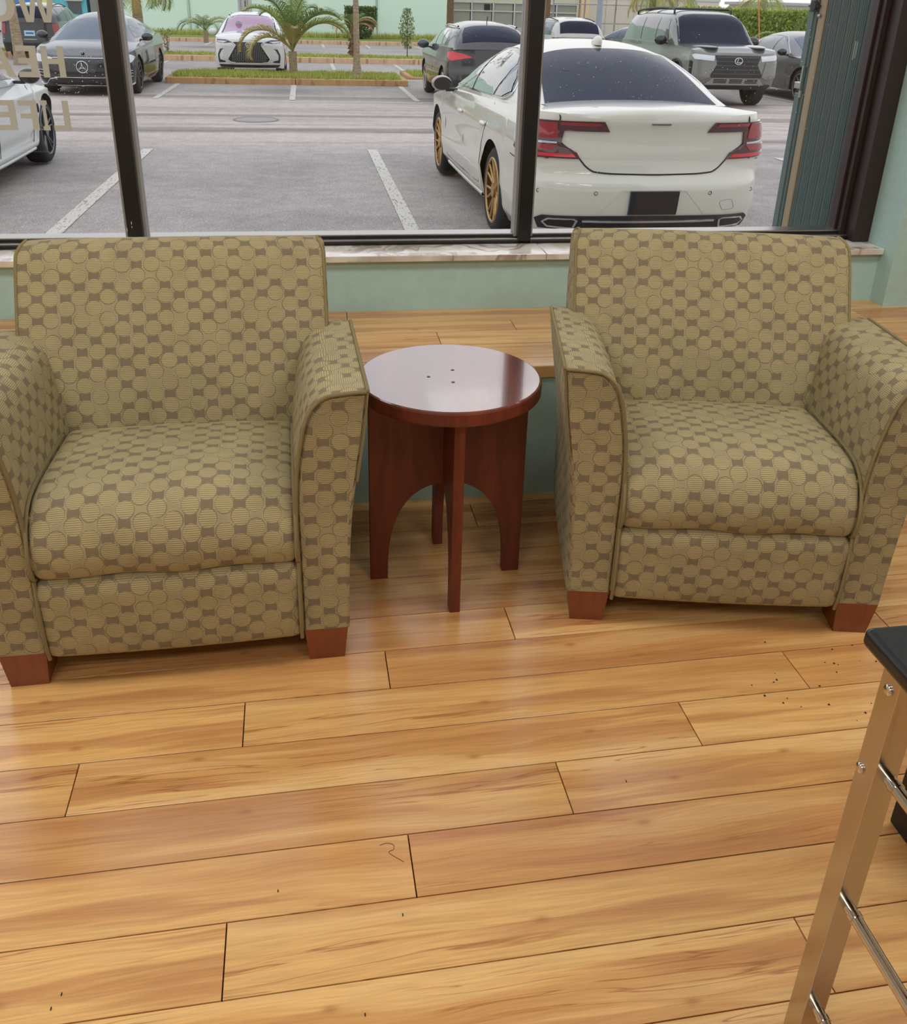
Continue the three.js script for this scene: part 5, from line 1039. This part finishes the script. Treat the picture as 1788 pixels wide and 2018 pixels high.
// ---------------------------------------------------------------- white crossover facing us
{
  const C = carShell({
    L: 4.66, W: 1.87, wb: 2.69, fo: 0.96, wr: 0.36, arch: 0.42, ySill: 0.28, yF: 0.3, yR: 0.34, DF: 0.6, DR: 0.45, nF: 2.9, nR: 3,
    edge: [[-2.33, 0.97], [-2.1, 1.03], [-1.3, 1.10], [-0.4, 1.12], [1.0, 1.15], [2.33, 1.14]], crown: [[-2.33, 0.03], [-2.0, 0.07], [-1.2, 0.08], [2.33, 0.04]],
    offRear: [[0.2, 0.1], [0.5, 0], [1.0, 0.05]], offFront: [[0.28, 0.1], [0.36, 0.02], [0.55, 0.0], [0.85, 0.02], [0.97, 0.07], [1.1, 0.16]],
    roof: [[-1.45, 1.08], [-0.95, 1.28], [-0.5, 1.52], [0.0, 1.63], [0.8, 1.64], [1.5, 1.56], [2.25, 1.15]], gn: 3.2, tumble: 0.15,
  });
  const white = paintMat(208, 208, 202);
  const { t } = carBase('white_crossover', 'white crossover with a large dark mesh grille beyond the young palm', 'car', C, white, [-1.46, -0.58, -28.35], Math.PI, { w: 0.24, mat: M.blackTrim, spokes: 5, twin: 0.15 });
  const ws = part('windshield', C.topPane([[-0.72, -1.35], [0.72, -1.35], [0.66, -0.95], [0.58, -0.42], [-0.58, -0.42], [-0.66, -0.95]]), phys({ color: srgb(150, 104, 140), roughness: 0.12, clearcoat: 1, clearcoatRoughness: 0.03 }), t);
  part('windshield_border', C.topPane([[-0.77, -1.4], [0.77, -1.4], [0.62, -0.36], [-0.62, -0.36]], 0.002), M.blackTrim, t);
  part('pendant', new THREE.CylinderGeometry(0.09, 0.09, 0.01, 20).rotateX(1.1).translate(0.3, C.topY(-0.85, 0.3) + 0.012, -0.85), std({ color: srgb(200, 204, 206), roughness: 0.6 }), ws);
  for (const m of [-1, 1]) {
    part('side_window', C.sidePane([[-1.0, 1.1], [1.5, 1.17], [1.3, 1.42], [0.5, 1.52], [-0.3, 1.47]], m), M.tint, t);
    sideMirror(t, C, -0.85, 1.13, m, white, 1.15);
    const hl = [[0.42, 0.925], [0.60, 0.985], [0.92, 0.99], [0.93, 0.93], [0.66, 0.905]]; const H0 = part('headlight', C.front(m > 0 ? hl : mirrorPts(hl), 0.008, 0.02), M.blackGloss, t);
    const dl = [[0.55, 0.955], [0.9, 0.965], [0.9, 0.935], [0.66, 0.912]]; part('lamp_strip', C.front(m > 0 ? dl : mirrorPts(dl), 0.013, 0.01), M.lampGlass, H0);
    const vent = [[0.62, 0.44], [0.84, 0.42], [0.86, 0.62], [0.78, 0.76], [0.66, 0.775], [0.72, 0.74], [0.80, 0.62], [0.79, 0.50], [0.64, 0.47]]; part('side_vent', C.front(m > 0 ? vent : mirrorPts(vent), 0.006, 0.02), M.blackTrim, t);
    part('roof_rail', tube([[m * 0.58, C.topY(-0.2, 0.58) + 0.03, -0.2], [m * 0.6, C.topY(0.6, 0.6) + 0.05, 0.6], [m * 0.58, C.topY(1.4, 0.58) + 0.03, 1.4]], 0.018, 24, 6), M.carChrome, t);
  }
  const gr = [[-0.40, 0.935], [0.40, 0.935], [0.33, 0.855], [0.54, 0.53], [0.52, 0.48], [0.44, 0.435], [-0.44, 0.435], [-0.52, 0.48], [-0.54, 0.53], [-0.33, 0.855]];
  const G0 = part('grille', C.front(gr, 0.006, 0.02), M.blackTrim, t);
  part('grille_surround', C.lineFront([...gr.slice(2), ...gr.slice(0, 3)], 0.014, 0.006), M.carChrome, G0);
  const mesh = []; for (let r = 0; r < 12; r++) { const y = 0.475 + r * 0.037, w = y < 0.53 ? 0.47 : lerp(0.50, 0.31, clamp((y - 0.53) / 0.32, 0, 1)); const nn = Math.floor(w * 2 / 0.055); for (let k = 0; k < nn; k++) { const a = -w + 0.03 + (k + (r & 1) * 0.5) * 0.055; if (a > w - 0.02) continue; const p = C.fromFront(a, y, 0.012); const b = box(-0.016, 0.016, -0.011, 0.011, -0.006, 0.006); b.translate(...p); mesh.push(b); } }
  part('grille_mesh', merge(mesh), phys({ color: srgb(120, 122, 126), roughness: 0.3, metalness: 0.7 }), G0);
  part('lower_lip', C.front([[-0.85, 0.385], [0.85, 0.385], [0.8, 0.31], [-0.8, 0.31]], 0.01, 0.02), M.blackTrim, t);
  const b = ovalBadge(0.055); b.rotateY(Math.PI); const q = C.fromFront(0, 0.87, 0.03); b.translate(0, q[1], q[2]); part('emblem', b, M.carChrome, t);
}
// ---------------------------------------------------------------- dark crossover seen from behind
{
  const C = carShell({
    L: 4.4, W: 1.82, wb: 2.65, fo: 0.88, wr: 0.34, arch: 0.40, ySill: 0.28, yF: 0.24, yR: 0.32, DF: 0.6, DR: 0.4, nF: 2.7, nR: 3,
    edge: [[-2.2, 0.80], [-2.0, 0.90], [-1.2, 0.98], [0, 1.02], [1.0, 1.07], [2.2, 1.08]], crown: [[-2.2, 0.02], [-1.2, 0.07], [2.2, 0.04]],
    offRear: [[0.3, 0.08], [0.45, 0], [0.62, 0.01], [0.75, 0.05], [1.1, 0.08]], offFront: [[0.2, 0.1], [0.5, 0], [0.9, 0.1]],
    roof: [[-1.3, 0.98], [-0.8, 1.24], [-0.35, 1.45], [0.2, 1.535], [1.0, 1.53], [1.6, 1.47], [1.95, 1.30], [2.17, 1.06]], gn: 3.0, tumble: 0.17,
  });
  const dark = paintMat(14, 17, 20);
  const { t } = carBase('dark_crossover', 'black crossover with silver wheels parked beyond the white sedan', 'car', C, dark, [3.55, -0.455, -20.3], R2(0.5), { w: 0.23, mat: phys({ color: srgb(190, 186, 178), roughness: 0.3, metalness: 0.7 }), spokes: 5, twin: 0.16 });
  part('rear_window', C.topPane([[-0.5, 1.62], [0.5, 1.62], [0.58, 1.85], [0.6, 2.06], [-0.6, 2.06], [-0.58, 1.85]], 0.01), M.tint, t);
  for (const m of [-1, 1]) {
    part('window_surround', C.sidePane([[-0.98, 1.02], [1.35, 1.10], [1.5, 1.2], [1.3, 1.34], [0.8, 1.42], [0.1, 1.42], [-0.45, 1.27]], m, 0.004), M.blackGloss, t);
    for (const q of [[[-0.85, 1.05], [0.05, 1.07], [0.08, 1.39], [-0.42, 1.25]], [[0.13, 1.07], [0.9, 1.1], [0.85, 1.385], [0.15, 1.39]], [[0.96, 1.11], [1.3, 1.13], [1.42, 1.2], [1.2, 1.33], [0.92, 1.375]]]) part('side_window', C.sidePane(q, m, 0.008), M.sideGlass, t);
    sideMirror(t, C, -0.72, 1.05, m, phys({ color: srgb(40, 50, 66), roughness: 0.2, clearcoat: 1 }), 1.2);
    const lamp = [[0.42, 0.92], [0.60, 0.98], [0.85, 1.02], [1.05, 1.0], [0.98, 0.9], [0.85, 0.85]]; part('tail_light', C.rear(m > 0 ? lamp : mirrorPts(lamp), 0.02, 0.03), M.redBright, t);
    part('roof_rail', tube([[m * 0.6, C.topY(-0.1, 0.6) + 0.03, -0.1], [m * 0.62, C.topY(0.6, 0.62) + 0.05, 0.6], [m * 0.58, C.topY(1.4, 0.58) + 0.03, 1.4]], 0.018, 24, 6), M.carChrome, t);
    part('door_gap', C.lineSide([[0.1, 1.0], [0.1, 0.6], [0.1, 0.35]], m, 0.004), M.seam, t);
  }
  part('antenna', rod([0, C.topY(1.3, 0), 1.3], [0, C.topY(1.3, 0) + 0.12, 1.38], 0.008, 6), M.blackTrim, t);
  part('lower_bumper', C.rear([[-0.8, 0.5], [0.8, 0.5], [0.78, 0.34], [-0.78, 0.34]], 0.006, 0.02), M.blackTrim, t);
}
// ---------------------------------------------------------------- grey off-roader facing us
{
  const C = carShell({
    L: 4.95, W: 1.98, wb: 2.85, fo: 0.9, wr: 0.41, arch: 0.47, ySill: 0.42, yF: 0.40, yR: 0.45, DF: 0.42, DR: 0.3, nF: 3.6, nR: 4.2,
    edge: [[-2.47, 1.06], [-2.25, 1.12], [-1.4, 1.17], [0, 1.18], [2.47, 1.18]], crown: [[-2.47, 0.02], [-2.2, 0.05], [-1.2, 0.05], [2.47, 0.03]],
    offSide: [[0.4, 0.04], [0.55, 0], [0.9, 0.012], [1.12, 0.05], [1.3, 0.06]], offRear: [[0.4, 0.06], [0.6, 0], [1.2, 0.03]], offFront: [[0.35, 0.16], [0.46, 0.05], [0.6, 0.0], [0.95, 0.015], [1.06, 0.05], [1.15, 0.12]],
    roof: [[-1.3, 1.14], [-1.02, 1.45], [-0.8, 1.70], [-0.5, 1.82], [0.2, 1.86], [1.6, 1.84], [2.2, 1.74], [2.42, 1.2]], gn: 4.6, tumble: 0.1, inset: 0.07,
  });
  const grey = paintMat(112, 112, 106, 0.2);
  const { t, cabin } = carBase('grey_offroader', 'boxy grey off-roader with black roof rails facing the window', 'car', C, grey, [8.75, -0.46, -21.1], Math.PI, { w: 0.26, mat: phys({ color: srgb(90, 90, 92), roughness: 0.4, metalness: 0.6 }), spokes: 6 });
  part('windshield', C.topPane([[-0.80, -1.24], [0.80, -1.24], [0.76, -1.02], [0.70, -0.70], [-0.70, -0.70], [-0.76, -1.02]], 0.008), M.tint, t);
  part('windshield_border', C.topPane([[-0.85, -1.28], [0.85, -1.28], [0.74, -0.64], [-0.74, -0.64]], 0.003), M.blackTrim, t);
  part('bonnet_bulge', merge([-1, 1].map((m) => { const g = new THREE.SphereGeometry(1, 20, 12); g.scale(0.22, 0.045, 0.55); g.translate(m * 0.52, 1.175, -1.85); return g; })), grey, t);
  for (const m of [-1, 1]) {
    for (const q of [[[-0.82, 1.22], [-0.05, 1.22], [-0.05, 1.68], [-0.55, 1.68]], [[0.02, 1.22], [0.85, 1.22], [0.85, 1.69], [0.02, 1.69]], [[0.98, 1.22], [2.0, 1.24], [1.95, 1.66], [0.98, 1.69]]]) part('side_window', C.sidePane(q, m, 0.006), M.sideGlass, t);
    sideMirror(t, C, -0.78, 1.25, m, M.blackGloss, 1.35);
    const hl = [[0.50, 1.02], [0.52, 0.92], [0.92, 0.95], [1.02, 1.03], [0.92, 1.05]]; part('headlight', C.front(m > 0 ? hl : mirrorPts(hl), 0.012, 0.03), M.lampGlass, t);
    const cheek = [[0.62, 0.90], [0.94, 0.92], [0.94, 0.62], [0.72, 0.56], [0.56, 0.62]]; part('front_cheek', C.front(m > 0 ? cheek : mirrorPts(cheek), 0.02, 0.03), grey, t);
    const vent = [[0.95, 0.9], [1.04, 0.92], [1.02, 0.7], [0.95, 0.66]]; part('corner_vent', C.front(m > 0 ? vent : mirrorPts(vent), 0.01, 0.02), M.blackTrim, t);
    part('arch_trim', C.lineSide(Array.from({ length: 9 }, (_, i) => { const a = i / 8 * Math.PI; return [C.zf + Math.cos(a) * 0.5, 0.41 + Math.sin(a) * 0.5]; }), m, 0.03), M.blackTrim, t);
    const rail = part('roof_rail', tube([[m * 0.66, C.topY(-0.35, 0.66) + 0.0, -0.35], [m * 0.66, C.topY(-0.2, 0.66) + 0.08, -0.25], [m * 0.66, C.topY(0.8, 0.66) + 0.085, 0.8], [m * 0.66, C.topY(1.9, 0.66) + 0.07, 1.9], [m * 0.66, C.topY(2.0, 0.66), 2.0]], 0.022, 40, 6), M.blackTrim, t);
  }
  for (const z of [-0.2, 0.9, 1.7]) part('roof_bar', rod([-0.66, C.topY(z, 0.66) + 0.085, z], [0.66, C.topY(z, 0.66) + 0.085, z], 0.022, 8), M.blackTrim, t);
  const G0 = part('grille', C.front([[-0.50, 1.03], [0.50, 1.03], [0.44, 0.86], [0.58, 0.62], [0.50, 0.60], [-0.50, 0.60], [-0.58, 0.62], [-0.44, 0.86]], 0.008, 0.02), M.blackTrim, t);
  for (let i = 0; i < 5; i++) { const y = 0.67 + i * 0.078, w = y > 0.86 ? 0.46 : lerp(0.53, 0.44, (y - 0.62) / 0.24); part('grille_bar', C.front([[-w, y], [w, y], [w, y + 0.022], [-w, y + 0.022]], 0.016, 0.012), phys({ color: srgb(66, 68, 72), roughness: 0.35, metalness: 0.4 }), G0); }
  const sk = part('bumper_plate', C.front([[-0.50, 0.60], [0.50, 0.60], [0.66, 0.46], [-0.66, 0.46]], 0.02, 0.03), phys({ color: srgb(150, 148, 144), roughness: 0.4, metalness: 0.3 }), t);
  for (const a of [-0.34, 0, 0.34]) for (const y of [0.5, 0.53, 0.56]) part('intake_slot', C.front([[a - 0.14, y], [a + 0.14, y], [a + 0.14, y + 0.02], [a - 0.14, y + 0.02]], 0.023, 0.006), M.blackTrim, sk);
  part('lower_bumper', C.front([[-0.85, 0.46], [0.85, 0.46], [0.8, 0.37], [-0.8, 0.37]], 0.03, 0.03), M.blackTrim, t);
  const b = ovalBadge(0.062); b.rotateY(Math.PI); const q = C.fromFront(0, 0.925, 0.035); b.translate(0, q[1], q[2]); part('emblem', b, M.carChrome, t);
}
// ---------------------------------------------------------------- generic saloon and wagons farther off
function plainCar(name, label, paint, pos, turn, tall, o = {}) {
  const h = tall ? 1.7 : 1.46, e = tall ? 1.08 : 0.96, C = carShell({
    L: o.L ?? 4.85, W: 1.88, wb: 2.85, fo: 0.9, wr: 0.35, arch: 0.40, ySill: 0.22, yF: 0.22, yR: 0.25, DF: 0.6, DR: tall ? 0.3 : 0.5, nF: 2.7, nR: tall ? 3.6 : 2.7,
    edge: [[-2.42, e - 0.24], [-2.1, e - 0.12], [-1.2, e - 0.02], [0, e + 0.02], [1.4, e + 0.06], [2.42, e + 0.05]], crown: [[-2.42, 0.02], [-1.2, 0.06], [2.42, 0.04]],
    offRear: [[0.2, 0.1], [0.5, 0], [0.9, 0.04], [1.1, 0.06]], offFront: [[0.2, 0.08], [0.5, 0], [0.9, 0.1]],
    roof: tall ? [[-1.35, e], [-0.85, h - 0.33], [-0.4, h - 0.07], [0.3, h], [1.4, h - 0.02], [2.1, h - 0.14], [2.38, e + 0.05]] : [[-1.3, e - 0.02], [-0.8, 1.2], [-0.3, 1.39], [0.3, h], [0.9, 1.42], [1.4, 1.26], [1.95, e + 0.04]], gn: tall ? 3.6 : 2.9, tumble: 0.16,
  });
  const { t } = carBase(name, label, 'car', C, paint, pos, turn, { w: 0.23, mat: phys({ color: srgb(120, 120, 122), roughness: 0.35, metalness: 0.7 }), spokes: 10 });
  part('windshield', C.topPane([[-0.66, -1.2], [0.66, -1.2], [0.56, -0.35], [-0.56, -0.35]]), M.clearGlass, t);
  part('rear_window', C.topPane(tall ? [[-0.6, 2.05], [0.6, 2.05], [0.64, 2.32], [-0.64, 2.32]] : [[-0.52, 1.1], [0.52, 1.1], [0.62, 1.85], [-0.62, 1.85]], 0.012), M.tint, t);
  for (const m of [-1, 1]) {
    const top = (z) => Math.min(C.roof(z) - 0.1, h - 0.09), dlo = tall ? [[-0.9, e + 0.06], [1.9, e + 0.1], [1.8, top(1.8)], [-0.35, top(-0.35)]] : [[-0.85, e + 0.045], [1.15, e + 0.085], [1.38, e + 0.13], [1.1, 1.25], [0.8, 1.345], [0.3, 1.375], [-0.1, 1.345], [-0.45, 1.2]];
    part('window_surround', C.sidePane(dlo, m, 0.004), M.blackGloss, t);
    const cut = o.panes ?? [[-0.8, 0.0], [0.06, 0.85], [0.92, tall ? 1.75 : 1.2]];
    for (const [a, b] of cut) { const y0 = (z) => e + 0.07 + 0.015 * z, y1 = (z) => Math.max(y0(z) + 0.02, Math.min(top(z), tall ? h - 0.13 : (z < -0.1 ? lerp(1.02, 1.33, clamp((z + 0.85) / 0.75, 0, 1)) : z > 0.8 ? lerp(1.33, 1.12, clamp((z - 0.8) / 0.5, 0, 1)) : 1.35))); part('side_window', C.sidePane([[a, y0(a)], [b, y0(b)], [b, y1(b)], [(a + b) / 2, y1((a + b) / 2)], [a, y1(a)]], m, 0.008), o.glass ?? M.clearGlass, t); }
    if (!tall) part('window_trim', tube([...dlo, dlo[0]].map(([z, y]) => [m * (C.sideX(z, y) + 0.006), y, z]), 0.008, 90, 5, false, 0.2), M.carChrome, t);
    sideMirror(t, C, -0.75, e + 0.07, m, M.blackGloss, 1.1);
    for (const z of [-0.1, 0.85]) { const p = C.wall(m * C.arcOfZ(z), e - 0.1, 0), g = new THREE.SphereGeometry(1, 12, 8); g.scale(0.02, 0.018, 0.1); g.translate(p[0] + m * 0.01, p[1], p[2]); part('door_handle', g, paint, t); }
    for (const zz of [-0.95, 0.02, 0.9]) part('door_gap', C.lineSide([[zz, e - 0.02], [zz, 0.6], [zz + 0.03, 0.3]], m, 0.004), M.seam, t);
    const lamp = tall ? [[0.72, 1.12], [0.98, 1.12], [1.0, 0.78], [0.75, 0.78]] : [[0.45, 0.95], [1.0, 0.97], [1.1, 0.84], [0.5, 0.82]]; part('tail_light', C.rear(m > 0 ? lamp : mirrorPts(lamp), 0.015, 0.02), M.redLens, t);
    const hl = [[0.5, e - 0.32], [1.0, e - 0.24], [1.0, e - 0.36], [0.55, e - 0.42]]; part('headlight', C.front(m > 0 ? hl : mirrorPts(hl), 0.01, 0.02), M.lampGlass, t);
    if (tall) part('roof_rail', tube([[m * 0.62, C.topY(-0.2, 0.62) + 0.02, -0.2], [m * 0.62, C.topY(0.8, 0.62) + 0.06, 0.8], [m * 0.6, C.topY(1.8, 0.6) + 0.03, 1.8]], 0.018, 24, 6), M.blackTrim, t);
  }
  if (o.plate) { const p = part('licence_plate', C.rear([[-0.16, 0.72], [0.16, 0.72], [0.16, 0.88], [-0.16, 0.88]], 0.02, 0.02), std({ color: srgb(176, 210, 232), roughness: 0.5 }), t); part('plate_print', C.rear([[-0.12, 0.775], [0.12, 0.775], [0.12, 0.83], [-0.12, 0.83]], 0.0215, 0.003), std({ color: srgb(70, 110, 160), roughness: 0.5 }), p); part('bumper_line', C.lineRear([[-0.85, 0.62], [0, 0.62], [0.85, 0.62]], 0.012, 0.004), M.trimGrey, t); }
  return t;
}
plainCar('charcoal_sedan', 'charcoal sedan with chrome window trim beside the storm shutter', paintMat(70, 66, 68, 0.2), [12.0, -0.46, -21.9], Math.PI, false, { L: 4.85, glass: M.sideGlass });
plainCar('black_wagon', 'black boxy vehicle with a blue plate behind the thick palm trunk', paintMat(12, 15, 22), [-8.72, -0.58, -35.5], 0, true, { plate: true });
plainCar('silver_wagon', 'silver wagon roof showing between the mullion and grey light pole', paintMat(176, 172, 164, 0.2), [8.6, -0.58, -32.2], 0, true, {});
plainCar('green_hatchback', 'dark green car roof peeking out behind the grey off-roader', paintMat(44, 70, 58, 0.2), [11.9, -0.58, -34], R2(20), false, {});
renderer.render(scene, camera);
